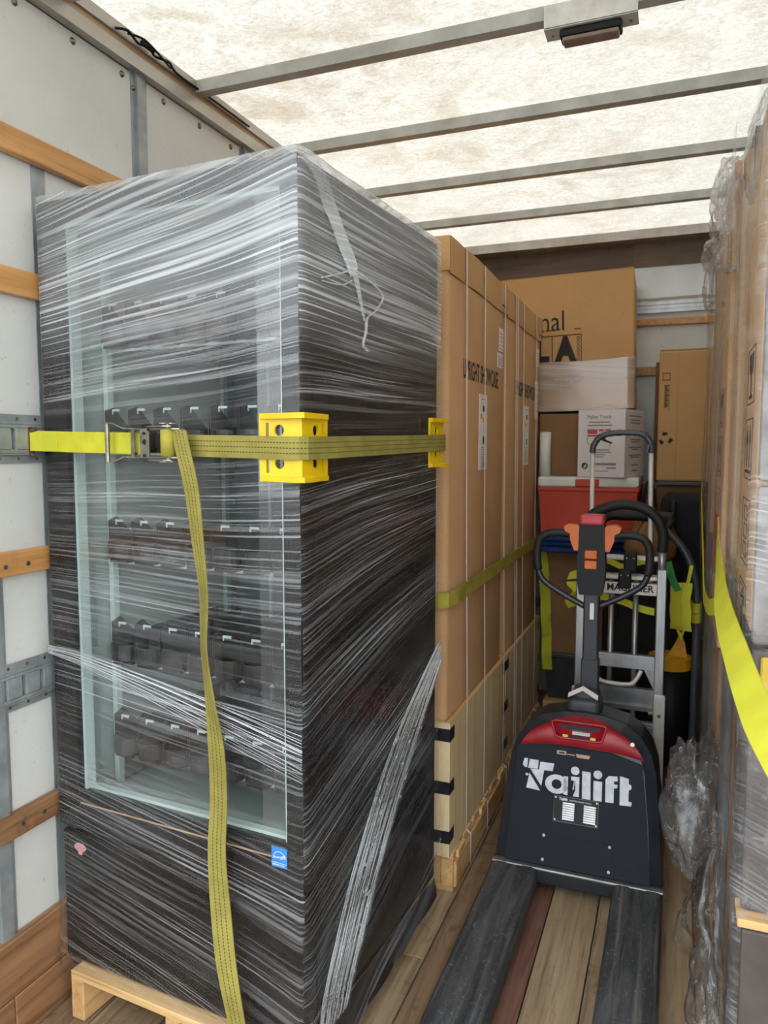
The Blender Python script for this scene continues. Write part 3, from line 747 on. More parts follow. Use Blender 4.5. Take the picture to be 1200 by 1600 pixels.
def corner_guard(label, loc, rz):
    g = thing('corner_guard', label, 'corner guard', loc, rz, 'yellow corner guards under the ratchet strap')
    # L of two plates: front plate along -x (y=0 side), side plate along +y ; heights 0..0.15
    m = MB(); H = .15; t = .006
    for side in (0, 1):
        def fn(u, v, k, side=side):
            return (-u, -.004 - t * k, v) if side == 0 else (.004 + t * k, u, v)
        m.holeplate(.0, .075, .088, H - .02, .048, .113, .0125, fn); m.holeplate(.0, .075, .02, .062, .048, .041, .0125, fn)
        m.prism([(0, .062), (.075, .062), (.075, .088), (0, .088)], fn)
        m.prism([(.083, .02), (.100, .012), (.100, H - .006), (.083, H - .02)], fn)
        m.prism([(0, 0), (.100, 0), (.100, .012), (.083, .02), (.0, .02)], fn); m.prism([(0, H - .02), (.083, H - .02), (.100, H - .006), (.100, H), (0, H)], fn)
        m.prism([(.072, .068), (.086, .068), (.086, .082), (.072, .082)], fn)
        for z0, z1 in ((0, .012), (H - .012, H)):
            m.prism([(0, z0), (.095, z0 + (.002 if z0 == 0 else 0)), (.095, z1), (0, z1)], lambda u, v, k, side=side: ((-u, -.010 - .016 * k * (1 if u < .05 else .35), v) if side == 0 else (.010 + .016 * k * (1 if u < .05 else .35), u, v)))
    m.box(.0, .0101, -.0101, .0, 0, H)
    m.prism([(.0, -.010), (.018, -.026 + .018), (.010, 0)], lambda u, v, k: (u, v, .001 + .011 * k)) ; m.box(0, .026, -.026, 0, 0, .012); m.box(0, .026, -.026, 0, H - .012, H)
    m.build('shell', 'yellow_p', g)
    return g
ca, sa = math.cos(math.radians(FA)), math.sin(math.radians(FA))
def fw(x, y, z): return (FP[0] + x * ca - y * sa, FP[1] + x * sa + y * ca, z)
corner_guard('yellow plastic corner guard on the front edge of the cooler door', fw(W_ + .004, -.004, 1.475), FA)
corner_guard('yellow plastic corner guard at the rear edge of the cooler beside cartons', fw(W_ + .004, D_ + .002, 1.49), FA + 90)

# ------------------------------------------------------------------ two upright showcase cartons in plywood collars on pallets
CX = -.715
def showcase(label, y0, y1, crate_label, pal_label, bands, small):
    c = thing('shipping_carton', label, 'carton', ((CX - .40), (y0 + y1) / 2, .14), 0, 'tall showcase cartons')
    ox, oy, oz = CX - .40, (y0 + y1) / 2, .14
    L = lambda x, y, z: (x - ox, y - oy, z - oz)
    def bx(m, x0, x1, a, b, z0, z1, r=0):
        (m.rbox if r else m.box)(x0 - ox, x1 - ox, a - oy, b - oy, z0 - oz, z1 - oz, *((r, 3) if r else ()))
        return m
    bx(MB(), CX - .80, CX, y0, y1, .142, 2.2, .022).build('body', 'card', c, True)
    lid = MB()
    lid.grid(lambda u, v: L(CX + .004 + .004 * nz(u * 6, 1), y0 - .004 + u * (y1 - y0 + .008), 2.118 + .012 * nz(u * 3, y0) + v * (2.236 - 2.118)), 30, 1)
    bx(lid, CX - .806, CX + .003, y0 - .006, y1 + .006, 2.126, 2.236)
    lo_ = lid.build('lid', 'card2', c)
    bx(MB(), CX + .003, CX + .0085, y1 - .07, y1 + .006, 2.15, 2.238).build('lid_fold', 'card3', lo_)
    tm = MB(); tm.text('UPRIGHT SHOWCASE', .095, Matrix.Translation((-ox, -oy, -oz)) @ FX(CX + .0006) @ Matrix.Translation((y0 + .178, 1.797, 0)), .53 / (.095 * 9.55), .0004, bold=.0012)
    tm.build('printed_name', 'ink', c)
    # document sheet
    ya = y0 + .405
    sh = bx(MB(), CX + .0005, CX + .002, ya, ya + .125, 1.465, 1.755).build('instruction_sheet', 'paper', c)
    im = MB(); k_ = CX + .0026
    for (u, v, w_, h_) in ((.055, .225, .028, .022), (.058, .10, .022, .03)): bx(im, CX + .002, k_, ya + u, ya + u + w_, 1.465 + v, 1.465 + v + h_)
    im.build('sheet_picture', 'ink', sh)
    im = MB()
    for (u, v, w_, h_) in ((.02, .195, .022, .02), (.052, .185, .02, .02)): bx(im, CX + .002, k_, ya + u, ya + u + w_, 1.465 + v, 1.465 + v + h_)
    im.build('sheet_mark', 'yellow_d', sh)
    im = MB()
    for q in range(12): bx(im, CX + .002, k_, ya + .03, ya + .03 + .05 + .03 * ((q * 7) % 3) / 3, 1.475 + q * .0068, 1.4775 + q * .0068)
    bx(im, CX + .002, k_, ya + .03, ya + .10, 1.735, 1.738)
    im.build('sheet_lines', 'ink_grey', sh)
    for (a, b, z0, z1) in small:
        s_ = bx(MB(), CX + .0005, CX + .0018, a, b, z0, z1).build('shipping_label', 'paper', c)
        im = MB()
        for q in range(5): bx(im, CX + .0018, CX + .0024, a + .008, b - .008, z0 + .008 + q * (z1 - z0 - .016) / 5, z0 + .011 + q * (z1 - z0 - .016) / 5)
        im.build('label_lines', 'ink_grey', s_)
    for yb in bands:
        bp = [L(-1.3, yb, 2.2395), L(CX - .02, yb, 2.2395), L(CX + .0095, yb, 2.236), L(CX + .0105, yb + .002, 2.10), L(CX + .016, yb + .006, 1.2), L(CX + .0235, yb + .01, .622), L(CX + .0235, yb + .014, .14), L(CX + .040, yb + .014, .125), L(CX + .040, yb + .016, .012)]
        MB().strip(bp, (0, 1, 0), .011, .0012).build('strapping_band', 'band', c)
    # plywood collar
    k = thing('plywood_collar', crate_label, 'crate', (ox, oy, .14), 0, 'plywood collars round the cartons')
    def cb(name, x0, x1, a, b, z0, z1, mt): return bx(MB(), x0, x1, a, b, z0, z1).build(name, mt, k)
    cb('side_panel', CX + .004, CX + .020, y0 - .004, y1 + .004, .142, .617, 'crate_ply'); cb('side_panel', CX - .820, CX - .804, y0 - .004, y1 + .004, .142, .617, 'crate_ply')
    cb('end_panel', CX - .820, CX + .020, y0 - .020, y0 - .004, .142, .617, 'crate_ply'); cb('end_panel', CX - .820, CX + .020, y1 + .004, y1 + .020, .142, .617, 'crate_ply')
    cb('panel_edge', CX + .004, CX + .0202, y0 - .0202, y1 + .0202, .617, .619, 'pallet_y')
    for z in (.552, .365, .19):
        bx(bx(MB(), CX - .05, CX + .0208, y0 - .0208, y0 - .0198, z, z + .045), CX + .0198, CX + .0208, y0 - .0208, y0 + .035, z, z + .045).build('corner_bracket', 'tape', k)
        bx(MB(), CX + .0198, CX + .0208, y1 - .03, y1 + .018, z, z + .045).build('corner_bracket', 'tape', k)
    p = pallet('pallet', pal_label, (CX - .80, y0 + .012, 0), 0, .825, y1 - y0 - .02, .14, 6, 'pallets under the showcase cartons')
    for q in range(3): MB().rbox(.826, .838, .03 + q * .33, .12 + q * .33, .113, .1395, .002, 1).build('deck_board', 'pallet_x', p)
    for q in range(3): MB().rbox(.70, .7785, q * (y1 - y0 - .14) / 2, q * (y1 - y0 - .14) / 2 + .10, .018, .117, .003, 1).build('block', 'pallet_y', p)
    MB().rbox(.826, .838, 0, y1 - y0 - .02, .02, .112, .002, 1).build('side_board', 'pallet_y', p)
    return c
showcase('near tall upright showcase carton with wrinkled lid beside the wrapped cooler', 2.40, 3.235, 'pale plywood collar round the foot of the near showcase carton', 'wooden pallet under the near showcase carton',
         (2.582, 2.848, 3.20), ((3.13, 3.205, 1.955, 2.05), (3.10, 3.20, 1.885, 1.945)))
showcase('far tall upright showcase carton standing behind the near one', 3.285, 4.12, 'pale plywood collar round the foot of the far showcase carton', 'wooden pallet under the far showcase carton',
         (3.435, 3.475, 3.615, 3.955), ((4.0, 4.075, 1.98, 2.07), (3.98, 4.06, 1.70, 1.90)))
# cargo strap across the cartons
cs = thing('cargo_strap', 'olive cargo strap across the showcase cartons with yellow tail hanging down', 'strap', (CX, 3.3, 0), 0)
SL = lambda x, y, z: (x - CX, y - 3.3, z)
m = MB(); m.strip([SL(CX - .3, 2.374, 1.035), SL(CX - .02, 2.374, 1.038), SL(CX + .010, 2.385, 1.04), SL(CX + .019, 2.45, 1.042), SL(CX + .020, 2.9, 1.048), SL(CX + .020, 3.5, 1.05), SL(CX + .020, 4.0, 1.05), SL(CX + .016, 4.135, 1.05), SL(CX - .02, 4.15, 1.05), SL(CX - .3, 4.152, 1.05)], (0, 0, 1), .052, .003)
m.build('webbing', 'web_olive_plain', cs)
tp = smooth_path([SL(-.705, 4.165, 1.05), SL(-.690, 4.20, .90), SL(-.682, 4.19, .80), SL(-.676, 4.21, .70), SL(-.670, 4.19, .60), SL(-.666, 4.21, .50), SL(-.662, 4.19, .40), SL(-.658, 4.20, .30)], 5)
m = MB(); m.strip(tp, Vector((1, .25, 0)), .055, .003); m.build('hanging_tail', 'web_bright', cs)

# ------------------------------------------------------------------ electric pallet truck
JX, JY, SLP = -.29, 2.53, .28
pj = thing('pallet_truck', 'charcoal and red electric pallet truck with forks towards the camera', 'pallet truck', (JX, JY, 0))
nrm = math.hypot(1, SLP)
def lean(u, v, o=0.0):      # point on the leaning front face, o = outward
    return (u, v * SLP / nrm - o / nrm, .09 + v / nrm + o * SLP / nrm)
LM = Matrix.Translation((0, 0, .09)) @ Matrix(((1, 0, 0, 0), (0, SLP / nrm, -1 / nrm, 0), (0, 1 / nrm, SLP / nrm, 0), (0, 0, 0, 1)))
half = [(.285, 0.0), (.272, .188), (.255, .36), (.235, .43), (.200, .482), (.150, .520), (.075, .538), (0, .542)]
outer = half + [(-x, y) for x, y in half[-2::-1]]
ihalf = [(.243, .012), (.232, .188), (.213, .36), (.195, .42), (.165, .462), (.125, .49), (.06, .503), (0, .506)]
inner = ihalf + [(-x, y) for x, y in ihalf[-2::-1]]
m = MB(); n = len(outer)
vs_ = [lean(u, v, -.045) for u, v in outer] + [lean(u, v, -.012) for u, v in inner] + [lean(u, v, -.030) for u, v in [(a * .985, b * .992) for a, b in outer]]
bk = []
for u, v in outer:
    p = lean(u, v, -.045); bk.append((p[0], .34, p[2] * .97 + .0))
m.add(vs_ + bk, [(i, i + 1, 2 * n + i + 1, 2 * n + i) for i in range(n - 1)] + [(2 * n + i, 2 * n + i + 1, n + i + 1, n + i) for i in range(n - 1)] + [(i + 1, i, 3 * n + i, 3 * n + i + 1) for i in range(n - 1)] + [tuple(range(n, 2 * n)), tuple(range(4 * n - 1, 3 * n - 1, -1)), (0, n - 1, 4 * n - 1, 3 * n)])
m.build('body_shell', 'jack_blue', pj)
plate = [(-.2216, .4011), (-.1247, .4191), (.1021, .4139), (.205, .3879), (.2253, .2174), (.2433, .0077), (-.2433, .0077), (-.232, .2174)]
MB().prism(plate, lambda u, v, k: lean(u, v, .002 - .016 * k)).build('front_panel', 'jack_panel', pj)
# red battery cover with carrying recess
def redf(u, v):
    x = (u * 2 - 1); wd = .212 - .045 * v - .045 * v ** 3
    zb = .402 + .018 * (1 - abs(x) ** 3) if True else 0
    zt = .492 + .034 * (1 - abs(x) ** 2.4)
    o = .010 + .018 * math.sin(PI * min(1, v * 1.15)) ** .6 * (1 - .5 * abs(x) ** 4) - .045 * max(0, v - .75) * 3
    return lean(x * wd, zb + (zt - zb) * v, o)
rb = MB(); rb.grid(redf, 30, 14); red = rb.build('battery_cover', 'jack_red', pj, True)
rec = [(-.1044, .505), (.0862, .505), (.0704, .4475), (-.0859, .4475)]
rp = [lean(u, v, .034 if v > .48 else .030) for u, v in rec]
m = MB(); pth = []
for i in range(4):
    a, b = Vector(rp[i]), Vector(rp[(i + 1) % 4])
    pth += [a.lerp(b, t) for t in (.08, .3, .6, .92)]
m.tube(pth, .0045, 8, True); m.prism(rec, lambda u, v, k: lean(u, v, .026 + .002 * k)); m.build('handle_recess', 'jack_red', red, True)
m = MB(); m.prism([(-.08, .4945), (.066, .4945), (.060, .483), (.02, .479), (-.04, .479), (-.074, .484)], lambda u, v, k: lean(u, v, .0285 + .002 * k)); m.prism([(-.038, .459), (.030, .459), (.030, .4515), (-.038, .4515)], lambda u, v, k: lean(u, v, .0285 + .001 * k)); m.build('grip_slot', 'black', red)
m = MB(); m.prism([(-.030, .474), (.03, .474), (.03, .463), (-.03, .463)], lambda u, v, k: lean(u, v, .0285 + .001 * k)); m.build('plate_label', 'galv', red)
for x in (-.0534, .0409): MB().prism([(x - .009, .449), (x + .009, .449), (x + .009, .460), (x - .009, .460)], lambda u, v, k: lean(u, v, .029 + .001 * k)).build('warning_label', 'yellow_p', red)
MB().tube([lean(.172, .455, .012), lean(.172, .455, .024)], .007, 12).build('cover_screw', 'chrome', red)
# lettering
def ell(cu, cv, ru, rv, n=20): return [(cu + ru * math.cos(2 * PI * i / n), cv + rv * math.sin(2 * PI * i / n)) for i in range(n)]
POL = [[(-.2008, .334), (-.1954, .3571), (-.1827, .3573), (-.1846, .3253), (-.1933, .3268)], [(-.1768, .356), (-.1447, .3562), (-.1462, .3256), (-.1805, .3243)],
       [(-.1387, .3515), (-.0895, .3522), (-.0935, .3253), (-.1416, .3246)], [(-.1729, .3226), (-.1234, .3251), (-.1307, .2702)], [(-.1748, .3085), (-.1336, .2533), (-.1829, .2565)],
       [(-.1899, .3007), (-.1851, .3069), (-.1767, .3027), (-.1821, .2974)], [(-.055, .3149), (-.0389, .3154), (-.038, .2524), (-.052, .2540)],
       [(-.029, .3177), (-.0004, .3188), (.0009, .2523), (-.0199, .2522), (-.0122, .2727), (-.014, .3048), (-.0283, .3048)],
       [(.0082, .3407), (.0366, .3412), (.0402, .2491), (.0114, .2498)], [(.0477, .3144), (.0767, .3157), (.0777, .25), (.0498, .2496)],
       [(.0894, .2509), (.0874, .3259), (.0975, .3382), (.1266, .341), (.1284, .3259), (.1153, .3223), (.1157, .3133), (.1278, .3136), (.1273, .303), (.1163, .2996), (.1174, .2513)],
       [(.1344, .3438), (.1636, .3388), (.1643, .322), (.1733, .3182), (.1728, .305), (.1651, .3021), (.1656, .2645), (.1761, .2636), (.1751, .2504), (.1371, .2482)],
       ell(-.0163, .3386, .0147, .0142), ell(.0611, .3369, .0147, .0142)]
POL.append([(-.015, .3040), (-.018, .3040), (-.018, .274), (-.022, .274)])
m = MB(); F0 = lambda u, v, k: lean(u, v, .0021 + .0007 * (1 - k))
for P in POL: m.prism(P, F0)
ro, ri = ell(-.0775, .284, .040, .0325, 24), ell(-.0775, .284, .0175, .0165, 24)
b0 = len(m.v)
for q in (ro, ri): m.v += [lean(u, v, .0028) for u, v in q]
m.f += [(b0 + i, b0 + (i + 1) % 24, b0 + 24 + (i + 1) % 24, b0 + 24 + i) for i in range(24)]
m.build('lettering', 'decal', pj)
np_ = MB().prism([(-.083, .247), (.069, .247), (.069, .161), (-.083, .161)], lambda u, v, k: lean(u, v, .002 + .0016 * (1 - k))).build('name_plate', 'black', pj)
m = MB()
for x0 in (-.052, .020):
    for q in range(8): m.prism([(x0, .170 + q * .0075), (x0 + .040, .170 + q * .0075), (x0 + .040, .1755 + q * .0075), (x0, .1755 + q * .0075)], lambda u, v, k: lean(u, v, .0036 + .0005 * (1 - k)))
for a, b in (((-.083, .2465), (.069, .2465)), ((-.083, .1615), (.069, .1615)), ((-.0825, .161), (-.0825, .247)), ((.0685, .161), (.0685, .247))): m.tube([lean(*a, .0038), lean(*b, .0038)], .0008, 5)
m.text('Tailift', .013, LM @ Matrix.Translation((-.066, .2335, .0037)), 1, .0002, bold=.0003); m.text('ELECTRIC PALLET TRUCK', .0065, LM @ Matrix.Translation((-.03, .2345, .0037)), 1, .0002)
m.build('plate_print', 'alu', np_)
for x in (-.077, .063):
    for v in (.241, .167): MB().tube([lean(x, v, .003), lean(x, v, .005)], .003, 8).build('plate_screw', 'chrome', np_)
ac = MB().prism([(-.1226, .114), (.1226, .114), (.1226, .021), (-.1226, .021)], lambda u, v, k: lean(u, v, .002 + .0012 * (1 - k))).build('access_cover', 'jack_panel', pj)
for u, v in ((-.111, .107), (.111, .107), (.111, .027), (-.111, .027)): MB().tube([lean(u, v, .003), lean(u, v, .006)], .0052, 10).build('cover_bolt', 'galv', ac)
for P in ([(-.082, .4), (-.05, .4), (-.05, .3868), (-.082, .3868)], [(-.017, .3957), (.033, .3957), (.028, .384), (-.013, .384)], [(-.048, .392), (-.019, .392), (-.019, .389), (-.048, .389)]):
    so = MB().prism(P, lambda u, v, k: lean(u, v, .002 + .001 * (1 - k))).build('vent_slot', 'tan_trim', pj)
m = MB(); m.prism([(-.076, .396), (-.056, .396), (-.056, .3905), (-.076, .3905)], lambda u, v, k: lean(u, v, .0031 + .0006 * (1 - k))); m.build('slot_gap', 'black', so)
# cross beam and forks
m = MB(); m.rbox(-.285, .285, -.012, .10, .035, .088, .006, 2); m.build('cross_beam', 'jack_blue', pj)
m = MB(); m.rbox(-.287, .287, -.016, .012, .084, .0915, .003, 1); m.build('worn_edge', 'alu', pj)
for x0 in (-.285, .127):
    f = MB(); x1 = x0 + .158
    prof = [(x0, .03), (x0, .076), (x0 + .007, .088), (x0 + .018, .0905), (x0 + .05, .0905), (x0 + .054, .0885), (x0 + .104, .0885), (x0 + .108, .0905), (x1 - .018, .0905), (x1 - .007, .088), (x1, .076), (x1, .03)]
    ys = [(.02, 1, 1), (-.4, 1, 1), (-.95, 1, 1), (-1.06, .85, .8), (-1.12, .5, .5)]
    k = len(prof); cx = (x0 + x1) / 2
    for (y, sx, sz) in ys: f.v += [(cx + (px - cx) * sx, y, .03 + (pz - .03) * sz) for px, pz in prof]
    for r in range(len(ys) - 1): f.f += [(r * k + i, r * k + i + 1, (r + 1) * k + i + 1, (r + 1) * k + i) for i in range(k - 1)]
    f.f += [tuple(range(k)), tuple((len(ys) - 1) * k + i for i in reversed(range(k)))]
    fo = f.build('fork', 'fork', pj)
    MB().cyl((cx - .03, -.9, .026), (cx + .03, -.9, .026), .026, 16).build('load_wheel', 'rubber', fo)
for x in (-.2, .2): MB().cyl((x - .02, .2, .035), (x + .02, .2, .035), .034, 16).build('caster', 'rubber', pj)
MB().cyl((-.03, .24, .07), (.03, .24, .07), .069, 20).build('drive_wheel', 'rubber', pj)
m = MB(); m.rbox(-.17, .17, .14, .34, .06, .50, .02, 2); m.build('power_unit', 'black', pj)
# tiller
m = MB(); m.rbox(-.065, .055, .20, .32, .55, .64, .022, 3); m.rbox(-.05, .045, .22, .31, .60, .67, .02, 3); m.build('tiller_boot', 'dark_grey', pj, True)
MB().grid(lambda u, v: (-.06 + .105 * u, .19 + .02 * v, .645 + .03 * (1 - abs(2 * u - 1)) + .012 * v), 8, 2).build('paper_scrap', 'paper', pj)
m = MB(); m.rbox(-.020, .036, .255, .295, .655, 1.05, .006, 2); ar = m.build('tiller_arm', 'jack_blue', pj)
MB().rbox(-.024, .040, .251, .299, .64, .775, .004, 1).build('arm_sleeve', 'jack_blue', ar)
MB().box(.004, .018, .2535, .255, .925, .985).build('arm_label', 'white_p', ar)
hd = MB(); hp = [(-.040, 1.015), (-.047, 1.06), (-.051, 1.12), (-.046, 1.19), (-.044, 1.275), (.044, 1.275), (.046, 1.19), (.051, 1.12), (.047, 1.06), (.040, 1.015)]
hd.prism([(u + .004, v) for u, v in hp], lambda u, v, k: (u, .248 + .075 * k + .03 * (v - 1.1) * (1 - k), v)); head = hd.build('control_head', 'black', pj)
MB().rbox(-.038, .046, .240, .325, 1.272, 1.308, .009, 2).build('belly_button', 'pink_red', head)
for z in (1.112, 1.149): MB().rbox(-.018, .026, .236, .254, z, z + .031, .004, 2).build('lift_button', 'orange_p', head)
for sg in (1, -1):
    m = MB(); bp = [(.044, 1.175), (.062, 1.175), (.078, 1.215), (.078, 1.236), (.096, 1.245), (.102, 1.262), (.085, 1.272), (.05, 1.268), (.044, 1.26)]
    m.prism(bp, lambda u, v, k, sg=sg: (.004 + sg * u, .262 + .045 * k, v)); m.build('thumb_lever', 'orange_p', head)
    lp = [(.072, 1.232), (.13, 1.236), (.170, 1.228), (.192, 1.205), (.200, 1.165), (.198, 1.115), (.188, 1.075), (.165, 1.045), (.10, 1.005), (.02, .965)]
    path = smooth_path([(.004 + sg * a, .285, b) for a, b in lp], 6)
    MB().tube(path[:34], [.0150] * 33 + [.015], 12).build('grip', 'rubber', pj, True)
    MB().tube(path[33:], .0115, 12).build('handle_bar', 'jack_blue', pj, True)
m = MB(); m.prism([(-.12, 1.05), (-.06, 1.062), (-.04, 1.063), (-.04, 1.055), (-.085, 1.051)], lambda u, v, k: (u, .30 + .012 * k, v)); m.build('horn_lever', 'black', pj)

# ------------------------------------------------------------------ stack at the front wall
def carton(name, label, cat, loc, size, mat, rz=0, tilt=0, r=.008, group=None, tape=True):
    """open-top-seam carton: body plus top flaps and tape; loc = centre of base"""
    c = thing(name, label, cat, loc, rz, group); c.rotation_euler.y = math.radians(tilt)
    L, D, H = size
    MB().rbox(-L / 2, L / 2, -D / 2, D / 2, 0, H - .004, r, 2).build('body', mat, c)
    m = MB(); m.box(-L / 2 + .002, L / 2 - .002, -D / 2 + .002, -.002, H - .005, H); m.build('top_flap', mat, c)
    m = MB(); m.box(-L / 2 + .002, L / 2 - .002, .002, D / 2 - .002, H - .005, H); m.build('top_flap', mat, c)
    if tape: MB().box(-L / 2 + .001, L / 2 - .001, -.024, .024, H - .0005, H + .0006).build('packing_tape', 'tan_trim', c)
    return c
# wooden pallet, dark tote, carton, blanket, cooler box, boxes
pallet('pallet', 'small wooden pallet on the floor behind the far showcase carton', (-.68, 4.20, 0), 0, .55, .50, .12, 4)
tb = thing('storage_tote', 'dark grey plastic tote underneath the brown carton at the front wall', 'tote', (-.42, 4.46, .12))
m = MB()
m.prism([(-.24, 0), (.24, 0), (.27, .24), (-.27, .24)], lambda u, v, k: (u, -.20 + .42 * k + (-.02 + .04 * k) * v / .24, v)); m.build('tub', 'dark_grey', tb)
MB().rbox(-.28, .28, -.235, .25, .24, .275, .01, 2).build('lid', 'dark_grey', tb)
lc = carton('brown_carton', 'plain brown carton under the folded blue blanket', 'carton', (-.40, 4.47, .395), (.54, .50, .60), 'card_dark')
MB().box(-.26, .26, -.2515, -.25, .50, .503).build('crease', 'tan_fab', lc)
# blue blanket folded in layers
bl = thing('moving_blanket', 'folded dark blue moving blanket between brown carton and orange cooler box', 'blanket', (-.42, 4.40, .997))
for k, (z, a) in enumerate(((0, 0), (.032, .02), (.062, -.01))):
    m = MB()
    pr = [(-.40 + a, .0), (-.415 + a, .010), (-.41 + a, .022), (-.39 + a, .030), (.27, .030), (.27, 0)]
    def bf(u, v, q, z=z): return (-.27 + .54 * u, v[0], z + v[1] + .006 * nz(u * 7, v[0] * 6, z * 40))
    rows = 20
    for i in range(rows + 1):
        m.v += [(-.27 + .54 * i / rows, y + .012 * nz(i * .35, k), z + zz_ * (.9 + .25 * nz(i * .4, k + 5))) for y, zz_ in pr]
    n6 = len(pr)
    m.f += [(i * n6 + j, i * n6 + (j + 1) % n6, (i + 1) * n6 + (j + 1) % n6, (i + 1) * n6 + j) for i in range(rows) for j in range(n6)]
    m.f += [tuple(range(n6)), tuple(rows * n6 + j for j in reversed(range(n6)))]
    m.build('fold', 'blue_fab', bl, True)
co = thing('cooler_box', 'orange cooler box with white lid under the white carton', 'cooler', (-.44, 4.26, 1.098))
m = MB(); m.prism([(-.235, 0), (.235, 0), (.25, .235), (-.25, .235)], lambda u, v, k: (u, (-.24 - .015 * v / .235) if k == 0 else (.24 + .01 * v / .235), v)); m.build('tub', 'orange_red', co)
MB().rbox(-.258, .258, -.265, .258, .225, .248, .006, 2).build('rim', 'orange_red', co)
MB().rbox(-.255, .255, -.262, .255, .248, .300, .012, 3).build('lid', 'white_p', co)
MB().rbox(-.06, .06, -.268, -.25, .25, .29, .006, 2).build('latch', 'orange_red', co)
wc = carton('white_carton', 'white printed carton with red picture sitting on the cooler box', 'carton', (-.334, 4.14, 1.399), (.245, .33, .345), 'white_card', rz=-14, r=.003, tape=False)
m = MB(); Fw = FY(-.1655)
m.text('Pallet Truck', .026, Fw @ Matrix.Translation((-.075, .300, 0)), 1, .0003, bold=.0004); m.build('printed_title', 'ink_grey', wc)
m = MB()
for (u, v, w_, h_) in ((-.065, .278, .11, .006), (-.07, .262, .125, .006), (-.055, .138, .10, .005), (-.055, .126, .11, .005), (-.055, .114, .08, .005), (-.055, .102, .07, .005), (-.05, .062, .13, .012), (.03, .045, .05, .007), (-.06, .03, .1, .004)):
    m.box(u, u + w_, -.1662, -.1652, v, v + h_)
m.build('printed_lines', 'ink_grey', wc)
m = MB(); m.box(-.072, -.02, -.1662, -.1652, .222, .246); m.box(-.012, .012, -.1662, -.1652, .234, .246); m.box(.018, .05, -.1662, -.1652, .236, .246); m.box(-.072, -.015, -.1662, -.1652, .208, .218); m.build('printed_red_block', 'ink_red', wc)
m = MB(); m.tube([(-.072, -.166, .205), (-.072, -.166, .175), (-.055, -.166, .165), (-.045, -.166, .18), (-.02, -.166, .165), (.0, -.166, .195), (.02, -.166, .19), (.05, -.166, .17), (.045, -.166, .155)], .0012, 5)
m.prism([(-.01, .195), (.012, .208), (.03, .19), (.06, .178), (.055, .172), (.02, .182)], lambda u, v, k: (u, -.1652 - .001 * k, v)); m.build('printed_drawing', 'ink', wc)
m = MB(); m.prism(ell(-.083, .058, .017, .017), lambda u, v, k: (u, -.1652 - .0008 * k, v)); m.build('printed_emblem', 'tube_grey', wc)
m = MB(); m.prism([(-.090, .050), (-.078, .066), (-.074, .058), (-.084, .046)], lambda u, v, k: (u, -.1662 - .0005 * k, v)); m.build('emblem_mark', 'paper', wc)
m = MB()
for q, (v, l_) in enumerate(((.31, .2), (.29, .16), (.275, .16), (.19, .17), (.178, .14), (.15, .2), (.14, .1), (.11, .2), (.10, .15), (.06, .12), (.03, .1))): m.box(.1222, .1232, -l_ / 2, l_ / 2, v, v + .006)
m.build('printed_lines', 'ink_grey', wc)
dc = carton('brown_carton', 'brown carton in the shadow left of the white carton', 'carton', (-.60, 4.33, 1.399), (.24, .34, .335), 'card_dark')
pr_ = thing('paper_roll', 'white paper roll standing on the cooler lid behind the far showcase carton', 'paper roll', (-.672, 4.08, 1.399))
MB().tube([(0, 0, 0), (0, 0, .235)], .030, 18).build('sheet', 'white_p', pr_, True); MB().tube([(0, 0, .2345), (0, 0, .236)], .012, 12).build('core', 'card_dark', pr_)
# big carton lying on top, lower part wrapped in film
bc = thing('large_carton', 'large brown carton with cut-off black lettering on top of the pile', 'carton', (-.65, 4.44, 1.752)); bc.rotation_euler = (0, math.radians(-1.6), math.radians(1.5))
MB().rbox(-.42, .415, -.24, .24, .0, .725, .008, 2).build('body', 'card2', bc)
for a, b in ((-.238, -.002), (.002, .238)): MB().box(-.418, .413, a, b, .724, .730).build('top_flap', 'card2', bc)
m = MB(); Fb = FY(-.2412)
m.text('nal', .155, Fb @ Matrix.Translation((-.080, .432, 0)), .80, .0004)
for (u, v) in ((-.080, .432), (-.037, .432), (.113, .432)): m.box(u - .006, u + .028, -.2418, -.2408, v, v + .005)
m.text('L', .17, Fb @ Matrix.Translation((-.105, .272, 0)), .85, .0004, bold=.012); m.text('A', .17, Fb @ Matrix.Translation((.015, .272, 0)), .8, .0004, bold=.012)
m.box(-.30, .145, -.2418, -.2408, .402, .407); m.box(-.012, -.008, -.2418, -.2408, .25, .402); m.box(.143, .146, -.2418, -.2408, .25, .402)
for q in range(6): m.tube([(.128 + .008 * math.cos(2 * PI * i / 10), -.2413, .385 - q * .022 + .008 * math.sin(2 * PI * i / 10)) for i in range(10)], .0012, 4, True)
m.build('printed_lettering', 'ink', bc)
m = MB()
for q in range(5): m.tube([(-.10 + q * .055 + .02 * math.cos(2 * PI * i / 14), -.2413, .17 + .02 * math.sin(2 * PI * i / 14)) for i in range(14)], .0018, 4, True)
m.build('printed_rings', 'ink', bc)
M['film_box'] = film('stretch_film_carton', .42, .45, 120, slope=.1, fres=.9)
def bw(u, v):
    P_ = [(-.42, -.2), (-.42, -.243), (.418, -.243), (.418, .243)]
    t = u * 3; i = min(int(t), 2); a, b = Vector(P_[i]), Vector(P_[i + 1]); p = a.lerp(b, t - i)
    return (p.x + .004 * nz(u * 30, v * 6), p.y - .002 - .003 * abs(nz(u * 22, v * 9)), -.004 + v * (.268 + .012 * nz(u * 8)))
MB().grid(bw, 60, 12).build('film_wrap', 'film_box', bc, True, False)
